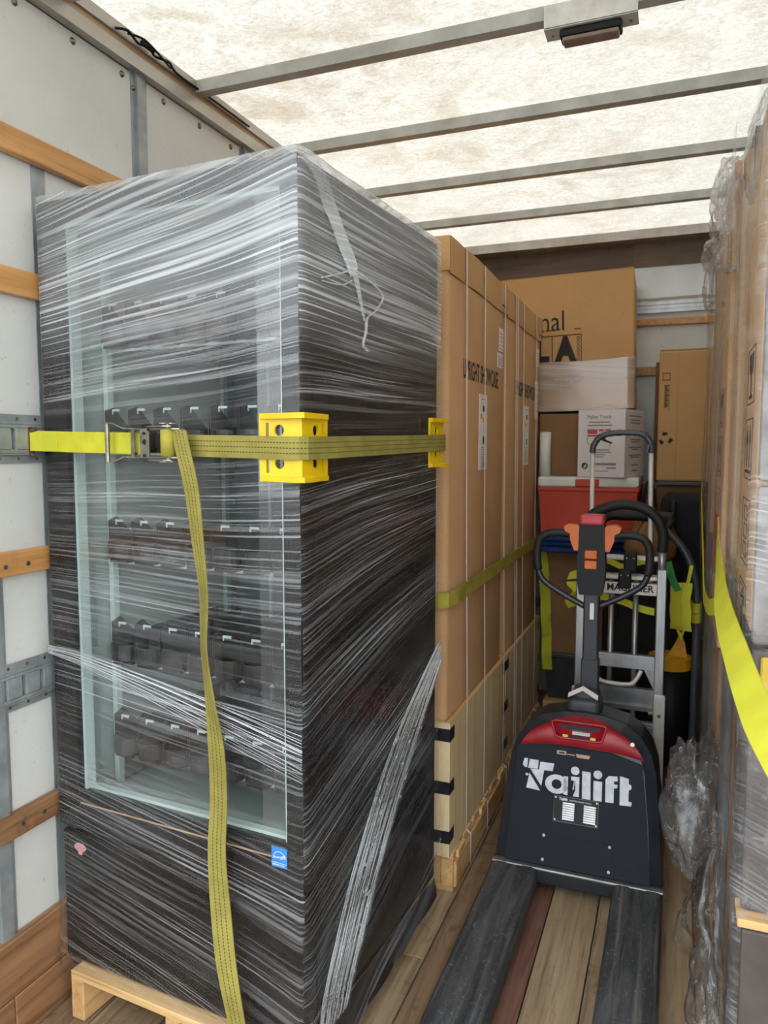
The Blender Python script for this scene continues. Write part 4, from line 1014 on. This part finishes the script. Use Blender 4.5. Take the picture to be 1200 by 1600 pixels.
# brown cartons on end in the right corner
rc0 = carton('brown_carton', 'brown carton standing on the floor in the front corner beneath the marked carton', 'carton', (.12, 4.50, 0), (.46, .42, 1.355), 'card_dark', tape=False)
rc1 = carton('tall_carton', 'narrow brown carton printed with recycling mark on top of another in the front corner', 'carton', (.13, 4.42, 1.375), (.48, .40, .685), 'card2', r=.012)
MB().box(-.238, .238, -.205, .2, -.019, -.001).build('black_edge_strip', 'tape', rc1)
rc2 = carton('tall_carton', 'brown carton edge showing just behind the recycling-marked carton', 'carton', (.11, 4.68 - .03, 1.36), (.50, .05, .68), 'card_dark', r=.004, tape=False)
m = MB(); Y_ = -.201
m.tube([(-.222 + .018 * (1 if i in (0, 1) else -1) + .018, Y_, .545 + .018 * (1 if i in (0, 3) else -1)) for i in range(4)], .0022, 5, True)
for q in range(14): m.box(-.212, -.198 + .004 * ((q * 5) % 3), Y_ - .0006, Y_ + .0004, .385 + q * .0085, .390 + q * .0085)
m.tube([(-.188, Y_, .36), (-.188, Y_, .5)], .0007, 4)
m.build('printed_logo', 'ink', rc1)
m = MB()
for q in range(3):
    a0 = PI / 2 + q * 2 * PI / 3
    pts_ = [(-.200 + r_ * math.cos(a0 + da), .222 + r_ * math.sin(a0 + da)) for r_, da in ((.034, -.35), (.036, .25), (.042, .30), (.026, .75), (.014, .25), (.020, .22), (.018, -.35))]
    m.prism(pts_, lambda u, v, k: (u, Y_ - .0006 * (1 - k), v))
m.build('printed_recycling_mark', 'ink', rc1)
MB().box(-.148, -.147, Y_ - .0004, Y_ + .0002, .01, .67).build('crease', 'tan_fab', rc1)

# ------------------------------------------------------------------ dark clutter behind the hand truck
def lump(name, mat, parent, c, r, seed, amp=.25, n=24, m_=14, flat=0):
    m = MB()
    def f(u, v):
        a = 2 * PI * u; b = PI * v; d = Vector((math.sin(b) * math.cos(a), math.sin(b) * math.sin(a), math.cos(b)))
        k = 1 + amp * nz(d.x * 1.6 + seed, d.y * 1.6, d.z * 1.6) + amp * .5 * nz(d.x * 4 + seed, d.y * 4, d.z * 4)
        p = Vector((c[0] + d.x * r[0] * k, c[1] + d.y * r[1] * k, c[2] + d.z * r[2] * k))
        p.z = max(p.z, flat); return p
    m.grid(f, n, m_); return m.build(name, mat, parent, True)
db = thing('duffel_bag', 'big black fabric bag standing upright behind the aluminium hand truck', 'bag', (-.15, 3.75, 0))
m = MB(); m.rbox(-.17, .17, -.12, .12, 0, 1.02, .05, 3); m.build('body', 'black_fab', db, True)
m = MB(); m.tube(smooth_path([(-.1, -.13, .75), (-.11, -.16, .9), (-.06, -.15, 1.02), (.06, -.15, 1.02), (.11, -.16, .9), (.1, -.13, .75)], 6), .012, 8); m.build('carry_handle', 'black_fab', db, True)
m = MB(); m.strip([(-.15, -.124, .5), (0, -.128, .49), (.15, -.124, .5)], (0, 0, 1), .04, .003); m.build('side_strap', 'black', db)
tg = thing('canvas_tool_bag', 'crumpled tan canvas bag on top of the black fabric bag', 'bag', (-.115, 3.75, 1.02))
lump('body', 'tan_fab', tg, (0, 0, .09), (.10, .10, .125), 4.2, .5, flat=0)
m = MB(); m.tube(smooth_path([(-.07, -.08, .12), (-.02, -.1, .2), (.04, -.09, .17), (.07, -.08, .08)], 6), .008, 7); m.build('handle', 'tan_fab', tg, True)
gb = thing('grey_bag', 'grey plastic bag slumped between white carton and tall carton', 'bag', (-.140, 4.20, 1.095))
lump('body', 'dark_grey', gb, (0, 0, .13), (.038, .10, .15), 9.1, .35, flat=0)
bp_ = thing('backpack', 'black backpack hanging in front of the corner cartons', 'backpack', (.05, 4.06, .622))
m = MB(); m.rbox(-.13, .14, -.10, .14, 0, .70, .05, 3); m.build('body', 'black_fab', bp_, True)
MB().rbox(-.10, .11, -.14, -.09, .06, .34, .03, 3).build('front_pocket', 'black_fab', bp_, True)
m = MB()
for x in (-.07, .07): m.tube(smooth_path([(x, -.10, .66), (x, -.145, .60), (x * 1.2, -.14, .45), (x * 1.1, -.11, .36)], 6), .016, 8)
m.build('shoulder_straps', 'black', bp_, True)
bx_ = carton('black_crate', 'black plastic crate below the backpack in the front corner', 'crate', (.06, 4.06, 0), (.34, .34, .62), 'black', tape=False)
bk_ = thing('bucket', 'black bucket with amber rim and lid behind the dark dolly tube', 'bucket', (-.01, 3.525, 0))
m = MB(); m.tube([(0, 0, 0), (0, 0, .3), (0, 0, .575)], [.07, .08, .086], 24); m.build('pail', 'black', bk_, True)
m = MB(); m.tube([(0, 0, .575), (0, 0, .625), (0, 0, .63)], [.092, .092, .07], 24); m.build('rim', 'yellow_d', bk_)
m = MB(); m.prism([(-.03, .63), (.05, .63), (.04, .69), (.02, .74), (-.0, .69)], lambda u, v, k: (u + .02, -.03 + .012 * k, v)); m.build('scoop', 'yellow_d', bk_)
nb_ = thing('net_sack', 'grey net sack on the floor beside the dark dolly tube', 'sack', (.055, 3.40, 0))
lump('body', 'mesh_grey', nb_, (0, 0, .11), (.060, .055, .125), 2.3, .12, flat=0)
m = MB()
for k in range(-5, 6):
    for sg in (1, -1):
        pts_ = []
        for i in range(13):
            a = -PI / 2 + sg * (i / 12 - .5) * 2.2 + k * .24; zt = .01 + .21 * i / 12; rr = .064 * math.sin(PI * min(.97, max(.06, .12 + .85 * i / 12))) ** .5
            pts_.append((rr * math.cos(a) * 1.0, rr * math.sin(a), zt))
        m.tube(pts_, .0010, 4)
m.build('netting', 'black', nb_, True)

# ------------------------------------------------------------------ aluminium hand truck
ht = thing('hand_truck', 'aluminium hand truck with black loop grip and taped tall handle', 'hand truck', (-.205, 3.2, 0))
def hx(x): return x + .205
MB().rbox(hx(-.068), hx(-.030), -.018, .018, .30, 1.06, .004, 1).build('side_rail', 'alu', ht); MB().rbox(hx(-.385), hx(-.347), -.018, .018, .30, 1.06, .004, 1).build('side_rail', 'alu', ht)
MB().rbox(hx(-.066), hx(-.022), -.026, -.010, .07, .545, .003, 1).build('shoe_bracket', 'white_alu', ht); MB().rbox(hx(-.393), hx(-.349), -.026, -.010, .07, .545, .003, 1).build('shoe_bracket', 'white_alu', ht)
MB().tube([(hx(-.044), -.03, .46), (hx(-.044), -.025, .46)], .007, 8).build('bolt', 'galv_dark', ht); MB().cyl((hx(-.085), -.015, .462), (hx(-.068), -.015, .462), .008, 10).build('wing_nut', 'chrome', ht)
for x in (-.244, -.148): MB().tube([(hx(x), .012, .30), (hx(x), .012, 1.03)], .011, 10).build('upright_tube', 'alu', ht, True)
for z, h in ((.645, .055), (.365, .055)):
    m = MB()
    for q in range(4): m.box(hx(-.348), hx(-.067), -.022 + .002 * (q % 2), .014, z + q * h / 4, z + (q + .8) * h / 4)
    m.box(hx(-.348), hx(-.067), -.016, .012, z, z + h); m.build('ribbed_step', 'alu', ht)
m = MB(); m.box(hx(-.348), hx(-.067), -.016, .010, .535, .560); m.box(hx(-.348), hx(-.067), -.004, .008, .49, .535); m.box(hx(-.348), hx(-.067), -.016, .010, .468, .488); m.build('cross_channel', 'alu', ht)
cbm = MB().box(hx(-.348), hx(-.067), -.020, .012, .953, 1.000).build('name_bar', 'white_alu', ht)
m = MB(); m.text('MAGLINER', .040, FY(-.0206) @ Matrix.Translation((hx(-.262), .966, 0)), .95, .0003, bold=.001); m.build('printed_name', 'ink', cbm)
m = MB(); m.prism([(hx(-.30), .994), (hx(-.272), .994), (hx(-.272), .968)], lambda u, v, k: (u, -.0206 + .0006 * k, v)); m.build('printed_triangle', 'ink_red', cbm)
MB().rbox(hx(-.35), hx(-.065), -.02, .05, 1.012, 1.028, .004, 1).build('top_plate', 'white_alu', ht); MB().rbox(hx(-.35), hx(-.065), .03, .06, 1.085, 1.105, .004, 1).build('top_plate', 'white_alu', ht)
MB().tube(smooth_path([(hx(-.305), -.02, .645), (hx(-.295), -.03, .61), (hx(-.265), -.04, .585), (hx(-.165), -.04, .583), (hx(-.135), -.03, .605), (hx(-.118), -.02, .64)], 6), .009, 10).build('bail_handle', 'white_alu', ht, True)
MB().prism([(hx(-.11), .645), (hx(-.068), .645), (hx(-.068), .56)], lambda u, v, k: (u, -.004 + .004 * k, v)).build('gusset', 'alu', ht)
gp = smooth_path([(hx(-.052), .012, 1.13), (hx(-.050), .012, 1.20), (hx(-.075), .012, 1.265), (hx(-.130), .012, 1.305), (hx(-.2), .012, 1.318), (hx(-.27), .012, 1.305), (hx(-.335), .012, 1.265), (hx(-.362), .012, 1.20), (hx(-.362), .012, 1.13)], 7)
MB().tube(gp, .021, 12).build('loop_grip', 'rubber', ht, True)
for x0, x1 in ((-.052, -.049), (-.362, -.366)): MB().tube([(hx(x0), .012, 1.14), (hx(x1), .012, 1.03)], .016, 10).build('grip_tube', 'alu', ht, True)
hp_ = [(hx(-.095), .04, .98), (hx(-.098), .04, 1.1), (hx(-.104), .04, 1.4), (hx(-.106), .04, 1.54)]
MB().tube(hp_, .0095, 10).build('tall_handle_leg', 'white_alu', ht, True)
MB().tube([(hx(-.33), .04, .98), (hx(-.333), .04, 1.1), (hx(-.337), .04, 1.54)], .0095, 10).build('tall_handle_leg', 'white_alu', ht, True)
tp_ = smooth_path([(hx(-.106), .04, 1.53), (hx(-.108), .04, 1.565), (hx(-.135), .04, 1.602), (hx(-.18), .04, 1.612), (hx(-.26), .04, 1.610), (hx(-.308), .04, 1.595), (hx(-.333), .04, 1.56), (hx(-.337), .04, 1.53)], 7)
MB().tube(tp_, [.0115 + .0016 * nz(i * .9, 3) + .001 * (i % 3) for i in range(len(tp_))], 10).build('taped_loop', 'tube_grey', ht, True)
MB().strip([(hx(-.108), .028, 1.575), (hx(-.118), .02, 1.55), (hx(-.124), .022, 1.53)], (1, 0, 0), .008, .001).build('loose_tape', 'tube_grey', ht)
MB().rbox(hx(-.40), hx(-.015), -.14, -.02, .0, .014, .004, 1).build('toe_plate', 'alu', ht)
for x in (-.41, -.04): MB().cyl((hx(x), .08, .10), (hx(x) + .04, .08, .10), .10, 24).build('wheel', 'rubber', ht)
MB().cyl((hx(-.40), .08, .10), (hx(-.02), .08, .10), .01, 10).build('axle', 'galv', ht)
for x in (hx(-.068), hx(-.375)): MB().rbox(x, x + .03, -.012, .09, .08, .32, .004, 1).build('wheel_bracket', 'galv', ht)
for z, dy, bx0 in ((1.055, -.035, 0), (.985, -.040, -.02)):
    vp = MB().rbox(hx(-.196 + bx0), hx(-.145 + bx0), dy - .01, dy + .012, z - .005, z + .075, .006, 2).build('strap_buckle', 'black', ht)
    for x in (-.185 + bx0, -.157 + bx0): MB().tube([(hx(x), dy - .0115, z + .05), (hx(x), dy - .0095, z + .05)], .0028, 8).build('rivet', 'chrome', vp)
# dark dolly behind it
dd = thing('tube_dolly', 'dark grey tubular dolly standing between hand truck and right-hand load', 'dolly', (-.1, 3.5, 0))
q_ = [(.192, 0, .0), (.192, 0, .16), (.194, 0, .71), (.192, 0, .88), (.178, 0, .99), (.150, .01, 1.07), (.112, .02, 1.13), (.05, .05, 1.19)]
MB().tube(smooth_path(q_, 6), .0165, 12).build('frame_tube', 'tube_grey', dd, True)
MB().tube([(-.25, .12, .0), (-.25, .12, 1.05)], .0165, 12).build('frame_tube', 'tube_grey', dd, True)
MB().tube(smooth_path([(-.25, .12, 1.05), (-.245, .12, 1.18), (-.20, .12, 1.235), (-.12, .12, 1.238), (.04, .10, 1.238), (.085, .09, 1.235)], 6), .024, 12).build('foam_bar', 'rubber', dd, True)
m = MB(); m.tube([(.06, .06, 1.19), (.085, .09, 1.235)], .017, 10); m.build('elbow', 'rubber', dd, True)
MB().tube([(-.25, .12, .12), (.192, 0, .12)], .012, 10).build('lower_bar', 'tube_grey', dd, True)
# webbing odds and ends
ys_ = thing('webbing_bundle', 'bright yellow webbing bundle looped over the dark dolly tube', 'strap', (.03, 3.45, .72))
m = MB(); m.strip(smooth_path([(.03, .035, .30), (.035, .0, .325), (.028, -.03, .29), (.012, -.035, .2), (-.005, -.036, .12)], 5), Vector((1, 0, 0)), .014, .003); m.build('loop', 'web_bright', ys_)
for dx, dz in ((-.022, 0), (.018, -.006)):
    m = MB()
    P = smooth_path([(dx, -.036, .255), (dx - .004, -.05, .18), (dx, -.055, .10), (dx + .002, -.045, .055 + dz), (dx, -.03, .075)], 5)
    m.strip(P, Vector((1, -.2, 0)), [.044 + .004 * math.sin(i) for i in range(len(P))], .004); m.build('coil', 'web_bright', ys_)
m = MB(); m.strip(smooth_path([(-.035, -.04, .11), (-.012, -.042, .05), (.002, -.042, .022), (.012, -.042, .05), (.032, -.04, .11)], 5), Vector((0, .2, 1)), .03, .003); m.build('lower_coil', 'web_yellow', ys_)
m = MB()
for k in range(2): m.strip([(.060 + .021 * math.cos(a) , .048 + .021 * math.sin(a), .14 - .045 * k + .006 * math.sin(a)) for a in [2 * PI * i / 14 for i in range(15)]], (0, 0, 1), .042, .003)
m.build('tube_wrap', 'web_yellow', ys_)
gs = MB(); gs.strip(smooth_path([(-.03, 3.42, 1.06), (-.022, 3.40, 1.03), (-.008, 3.395, .985), (.015, 3.40, .94)], 6), Vector((1, 0, .4)), .03, .003)
tag(gs.build('green_strap', 'green_w'), 'short green webbing strap beside the yellow webbing bundle', 'strap')
ysx = MB(); ysx.strip(smooth_path([(-.42, 3.42, 1.0), (-.43, 3.40, .95), (-.40, 3.38, .92), (-.435, 3.39, .88), (-.42, 3.4, .84)], 6), Vector((1, .3, .4)), .05, .003)
tag(ysx.build('yellow_strap', 'web_bright'), 'crumpled yellow strap hanging just left of the tiller arm', 'strap')
ysx = MB(); ysx.strip(smooth_path([(-.33, 3.25, .93), (-.22, 3.24, .915), (-.13, 3.24, .885), (-.075, 3.24, .875)], 6), Vector((0, .2, 1)), .03, .003)
tag(ysx.build('yellow_strap', 'web_bright'), 'yellow strap threaded across behind the name bar of the hand truck', 'strap')
ysx = MB(); ysx.strip(smooth_path([(-.30, 3.28, 1.04), (-.27, 3.29, 1.07), (-.20, 3.28, 1.05), (-.12, 3.29, 1.075), (-.09, 3.28, 1.04)], 6), Vector((0, 1, .3)), .05, .003)
tag(ysx.build('yellow_strap', 'web_yellow'), 'folded yellow strap lying on the top plate of the hand truck', 'strap')

# ------------------------------------------------------------------ film-wrapped loads along the right wall
def wrapped_film(x0, x1, y0, y1, z0, z1, seed, amp=.012, front=True):
    """loose stretch film round the left, front and top of a load"""
    m = MB(); P_ = [(x0, y1), (x0, y0), (x1, y0)] if front else [(x0 + .05, y1), (x0, y1 - .02), (x0, y0 + .02), (x0 + .05, y0)]
    segs = [(Vector(a), Vector(b)) for a, b in zip(P_[:-1], P_[1:])]; pts_ = []
    for a, b in segs:
        k = max(2, int((b - a).length / .02)); pts_ += [(a.lerp(b, i / k), (b - a).normalized()) for i in range(k)]
    pts_.append((segs[-1][1], (segs[-1][1] - segs[-1][0]).normalized()))
    n = len(pts_) - 1
    def f(u, v):
        p, t = pts_[int(round(u * n))]; z = z0 + (z1 - z0) * v
        nx, ny = t.y, -t.x
        d = amp * (.5 + nz(p.x * 9 + p.y * 9 + seed, z * 2.2, seed) + .6 * nz(p.x * 25 + p.y * 25, z * 6 + seed))
        d = max(d, .001); return (p.x + nx * d, p.y + ny * d, z)
    m.grid(f, n, int((z1 - z0) / .03))
    return m
def icon_box(m, x, y, z, w_, h_, t=.0022):
    for (a, b, c, d) in ((y, y + w_, z, z + t), (y, y + w_, z + h_ - t, z + h_), (y, y + t, z, z + h_), (y + w_ - t, y + w_, z, z + h_)): m.box(x - .0008, x, a, b, c, d)
def icons(parent, x, ya, yb, zt, L):
    """row of handling marks running down the left face (face looks to -X, reads along -Y)"""
    w_ = (yb - ya) * .62; y = ya + (yb - ya) * .2; X0 = x - L[0]
    def B(m, a, b, c, d): m.box(X0 - .0008, X0, a - L[1], b - L[1], c - L[2], d - L[2])
    def frame(m, z, h_): icon_box(m, X0, y - L[1], z - L[2], w_, h_)
    def pris(m, P): m.prism([(q[0] - L[1], q[1] - L[2]) for q in P], lambda u, v, k: (X0 - .0008 * k, u, v))
    m = MB(); c = y + w_ / 2
    z = zt; h_ = .115; frame(m, z - h_, h_)        # glass
    pris(m, [(c - w_ * .3, z - .012), (c + w_ * .3, z - .012), (c + w_ * .22, z - .05), (c, z - .058), (c - w_ * .22, z - .05)]); B(m, c - .004, c + .004, z - .098, z - .055); B(m, c - w_ * .22, c + w_ * .22, z - .104, z - .096)
    m.build('fragile_mark', 'ink', parent); m = MB()
    z -= .145; h_ = .125; frame(m, z - h_, h_)     # arrows
    for q in (-.2, .2):
        pris(m, [(c + q * w_ - w_ * .13, z - .05), (c + q * w_, z - .012), (c + q * w_ + w_ * .13, z - .05)]); B(m, c + q * w_ - .006, c + q * w_ + .006, z - .1, z - .05)
    B(m, c - w_ * .38, c + w_ * .38, z - .112, z - .106)
    m.build('this_way_up_mark', 'ink', parent); m = MB()
    z -= .165; h_ = .135; frame(m, z - h_, h_)     # stacking mark
    for q in range(3): icon_box(m, X0, c - w_ * .22 - L[1], z - .045 - q * .038 - L[2], w_ * .44, .03, .002)
    m.build('stacking_mark', 'ink', parent); m = MB()
    z -= .175; h_ = .115; frame(m, z - h_, h_)     # umbrella
    pris(m, [(c + w_ * .34 * math.cos(a), z - .045 + .03 * math.sin(a)) for a in [PI * i / 10 for i in range(11)]]); B(m, c - .004, c + .004, z - .095, z - .045); B(m, c - .004, c + w_ * .15, z - .1, z - .095)
    for q in range(5): B(m, c - w_ * .3 + q * w_ * .15, c - w_ * .28 + q * w_ * .15, z - .013, z - .006)
    m.build('keep_dry_mark', 'ink', parent)
def load(name, label, x0, y0, y1, z0, zt, card, strips, ic, film_mat, gap_mat, amp, front, seed):
    L = (x0 + .3, (y0 + y1) / 2, z0)
    t = thing(name, label, 'wrapped load', L, 0, 'film-wrapped loads along the right wall')
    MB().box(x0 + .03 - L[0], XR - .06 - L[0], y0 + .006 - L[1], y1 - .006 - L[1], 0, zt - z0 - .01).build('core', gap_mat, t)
    for i, (a, b, dx, zz_) in enumerate(strips):
        zs_ = (1.20, .95, 1.02)[i % 3] - z0
        MB().rbox(x0 + dx - L[0], x0 + dx + .10 - L[0], a - L[1], b - L[1], zs_ + .004, zt - z0 - zz_, .008, 2).build('carton', card, t)
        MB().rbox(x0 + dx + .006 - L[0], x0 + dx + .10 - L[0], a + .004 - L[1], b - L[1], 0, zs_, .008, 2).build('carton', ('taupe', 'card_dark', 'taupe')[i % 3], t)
    for (a, b, dx, z) in ic: icons(t, x0 + dx - .0002, a, b, z, L)
    f = wrapped_film(x0 - .006 - L[0], XR - .07 - L[0], y0 - .006 - L[1], y1 + .006 - L[1], .0, zt - z0 + .02, seed, amp, front)
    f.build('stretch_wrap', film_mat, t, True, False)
    return t, L
l1, L1 = load('wrapped_load', 'nearest tall film-wrapped load at the right edge with grey printed front', .130, 1.53, 2.10, .12, 2.20, 'card3',
              ((1.535, 1.86, .004, .0), (1.875, 2.06, .012, .02)), ((1.60, 1.86, .004, 1.755),), 'film_load', 'tape', .008, False, 1.0)
# grey printed front cartons of the nearest load
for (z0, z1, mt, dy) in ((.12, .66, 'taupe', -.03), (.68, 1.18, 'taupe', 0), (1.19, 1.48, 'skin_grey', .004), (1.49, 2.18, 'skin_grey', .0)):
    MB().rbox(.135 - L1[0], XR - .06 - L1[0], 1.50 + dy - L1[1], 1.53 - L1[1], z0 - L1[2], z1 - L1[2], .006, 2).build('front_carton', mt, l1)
MB().rbox(.128 - L1[0], .36 - L1[0], 1.47 - L1[1], 1.545 - L1[1], .662 - L1[2], .678 - L1[2], .002, 1).build('ledge_board', 'pallet_x', l1)
m = MB()
for (a, b, c, d) in ((.15, .19, 1.28, 1.42), (.22, .30, 1.33, 1.45), (.17, .24, 1.22, 1.26), (.32, .5, 1.25, 1.42)): m.box(a - L1[0], b - L1[0], 1.5035 - L1[1], 1.5045 - L1[1], c - L1[2], d - L1[2])
m.build('front_print', 'ink_grey', l1)
for (a, b, c, d) in ((.19, .30, 1.40, 1.46), (.20, .34, 1.22, 1.30)): MB().prism([(a, c), (b, c + .02), (b, d), (a + .02, d - .01)], lambda u, v, k: (u - L1[0], 1.5025 - .0008 * k - L1[1], v - L1[2])).build('front_print_orange', 'orange_red', l1)
MB().rbox(.15 - L1[0], .185 - L1[0], 1.488 - L1[1], 1.4995 - L1[1], 1.10 - L1[2], 1.17 - L1[2], .003, 1).build('yellow_tab', 'web_yellow' if False else 'yellow_p', l1)
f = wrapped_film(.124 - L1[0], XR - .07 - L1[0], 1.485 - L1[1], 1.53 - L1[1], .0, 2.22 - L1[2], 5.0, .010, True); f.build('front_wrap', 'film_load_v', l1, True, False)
l2, L2 = load('wrapped_load', 'middle film-wrapped load on the right with a plastic bag bulging from its top', .122, 2.14, 3.22, .12, 2.36, 'card3',
              ((2.15, 2.36, .010, .06), (2.40, 2.88, .0, .0), (2.92, 3.20, .012, .03)), ((2.44, 2.86, .0, 1.73),), 'film_load', 'tape', .012, False, 2.0)
MB().rbox(.1215 - .002 - L2[0], .1225 - L2[0], 2.45 - L2[1], 2.78 - L2[1], 1.16 - L2[2], 1.34 - L2[2], .0004, 1).build('orange_print', 'orange_red', l2)
l3, L3 = load('wrapped_load', 'farthest film-wrapped load on the right by the front wall cartons',   .118, 3.28, 3.88, .12, 2.40, 'card3',
              ((3.29, 3.55, .006, .0), (3.60, 3.86, .014, .05)), (), 'film_load', 'tape', .014, False, 3.0)
for (y0, y1, w_) in ((1.54, 2.08, 'nearest'), (2.16, 3.2, 'middle'), (3.30, 3.86, 'farthest')):
    pallet('pallet', 'wooden pallet under the %s film-wrapped load on the right' % w_, (.14, y0, 0), 0, .63, y1 - y0, .118, 5, 'pallets under the right-hand loads')
# plastic bag bulging at the top of the middle load, and puffs of film
def puff(parent, L, c, r, seed, name='film_puff', mat='film_loose'):
    m = MB()
    def f(u, v):
        a = 2 * PI * u; b = PI * (.04 + .92 * v); d = Vector((math.sin(b) * math.cos(a), math.sin(b) * math.sin(a), math.cos(b)))
        k = 1 + .28 * nz(d.x * 2.2 + seed, d.y * 2.2, d.z * 2.2) + .16 * nz(d.x * 7 + seed, d.y * 7, d.z * 7)
        return (c[0] + d.x * r[0] * k - L[0], c[1] + d.y * r[1] * k - L[1], c[2] + d.z * r[2] * k - L[2])
    m.grid(f, 40, 24); return m.build(name, mat, parent, True, False)
puff(l2, L2, (.115, 2.32, 2.16), (.055, .12, .13), 1.3)
puff(l2, L2, (.12, 2.62, 2.34), (.045, .22, .07), 7.7)
puff(l3, L3, (.105, 3.55, 2.36), (.04, .22, .05), 4.4)
puff(l3, L3, (.105, 3.66, 2.25), (.03, .14, .09), 8.4)
puff(l1, L1, (.14, 1.80, 2.17), (.03, .22, .07), 2.9)
puff(l2, L2, (.068, 2.33, .49), (.078, .16, .18), 5.6, 'film_bulge'); puff(l1, L1, (.105, 1.90, .20), (.045, .12, .13), 3.1, 'film_bulge')
# loose film trailing down to the floor
def tail(u, v):
    z = .74 * (1 - v) + .012
    out = .125 - (.115 * math.sin(PI * min(1, (1 - v) * 1.25 + .02)) ** 1.2 if v > .1 else .115 * v * 5 * .4) * (1 - u) ** .8
    if v > .55: out = .125 - (1 - u) * (.07 + .03 * math.sin(v * 18))
    y = 2.34 - .17 * v + .35 * u + .03 * nz(u * 5, v * 6)
    return (out + .022 * nz(u * 6 + 2, v * 9, 1) + .010 * nz(u * 15, v * 22, 3) - L2[0], y - L2[1], max(z + .01 * nz(u * 8, v * 8), .008) - L2[2])
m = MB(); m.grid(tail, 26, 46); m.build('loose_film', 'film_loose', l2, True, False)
def tail2(u, v):
    z = .62 * (1 - v) + .01
    x = .125 - (1 - u) * (.02 + .05 * v + .02 * math.sin(v * 9)) + .015 * nz(u * 7, v * 12, 8)
    return (x - L1[0], 1.90 - .28 * v - .10 * (1 - u) + .05 * nz(u * 4, v * 5, 3) - L1[1], max(z, .008) - L1[2])
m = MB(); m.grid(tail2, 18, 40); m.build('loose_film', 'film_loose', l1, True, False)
# yellow straps on the right-hand loads
rsx = thing('cargo_strap', 'slack yellow cargo strap sagging towards the camera along the right-hand loads', 'strap', (.12, 2.2, 1.0))
Q = lambda x, y, z: (x - .12, y - 2.2, z - 1.0)
A_ = [(.108, 2.30, 1.33, 0), (.106, 2.22, 1.28, 5), (.104, 2.10, 1.245, 14), (.100, 1.90, 1.21, 28), (.100, 1.68, 1.195, 38), (.106, 1.48, 1.180, 44), (.114, 1.28, 1.165, 48), (.126, 1.12, 1.155, 50), (.16, .95, 1.14, 50), (.24, .80, 1.13, 50)]
C_ = smooth_path([Q(*a[:3]) for a in A_], 6); AG = smooth_path([(a[3], 0, 0) for a in A_], 6)
m = MB(); m.strip(C_, [Vector((math.sin(math.radians(q.x)) * .9, 0, math.cos(math.radians(q.x)))) for q in AG], .052, .003); m.build('webbing', 'web_bright', rsx)
rs2 = thing('cargo_strap', 'flat yellow cargo strap pressed under film round the right-hand loads', 'strap', (.12, 3.0, 1.0))
Q = lambda x, y, z: (x - .12, y - 3.0, z - 1.0)
m = MB(); m.strip(smooth_path([Q(.105, 3.9, 1.36), Q(.098, 3.5, 1.28), Q(.098, 3.1, 1.12), Q(.096, 2.85, 1.04), Q(.098, 2.5, 1.06), Q(.104, 2.2, 1.12), Q(.112, 1.9, 1.17), Q(.116, 1.6, 1.16), Q(.112, 1.49, 1.15)], 6), Vector((0, 0, 1)), .05, .003)
m.build('webbing', 'web_yellow', rs2)
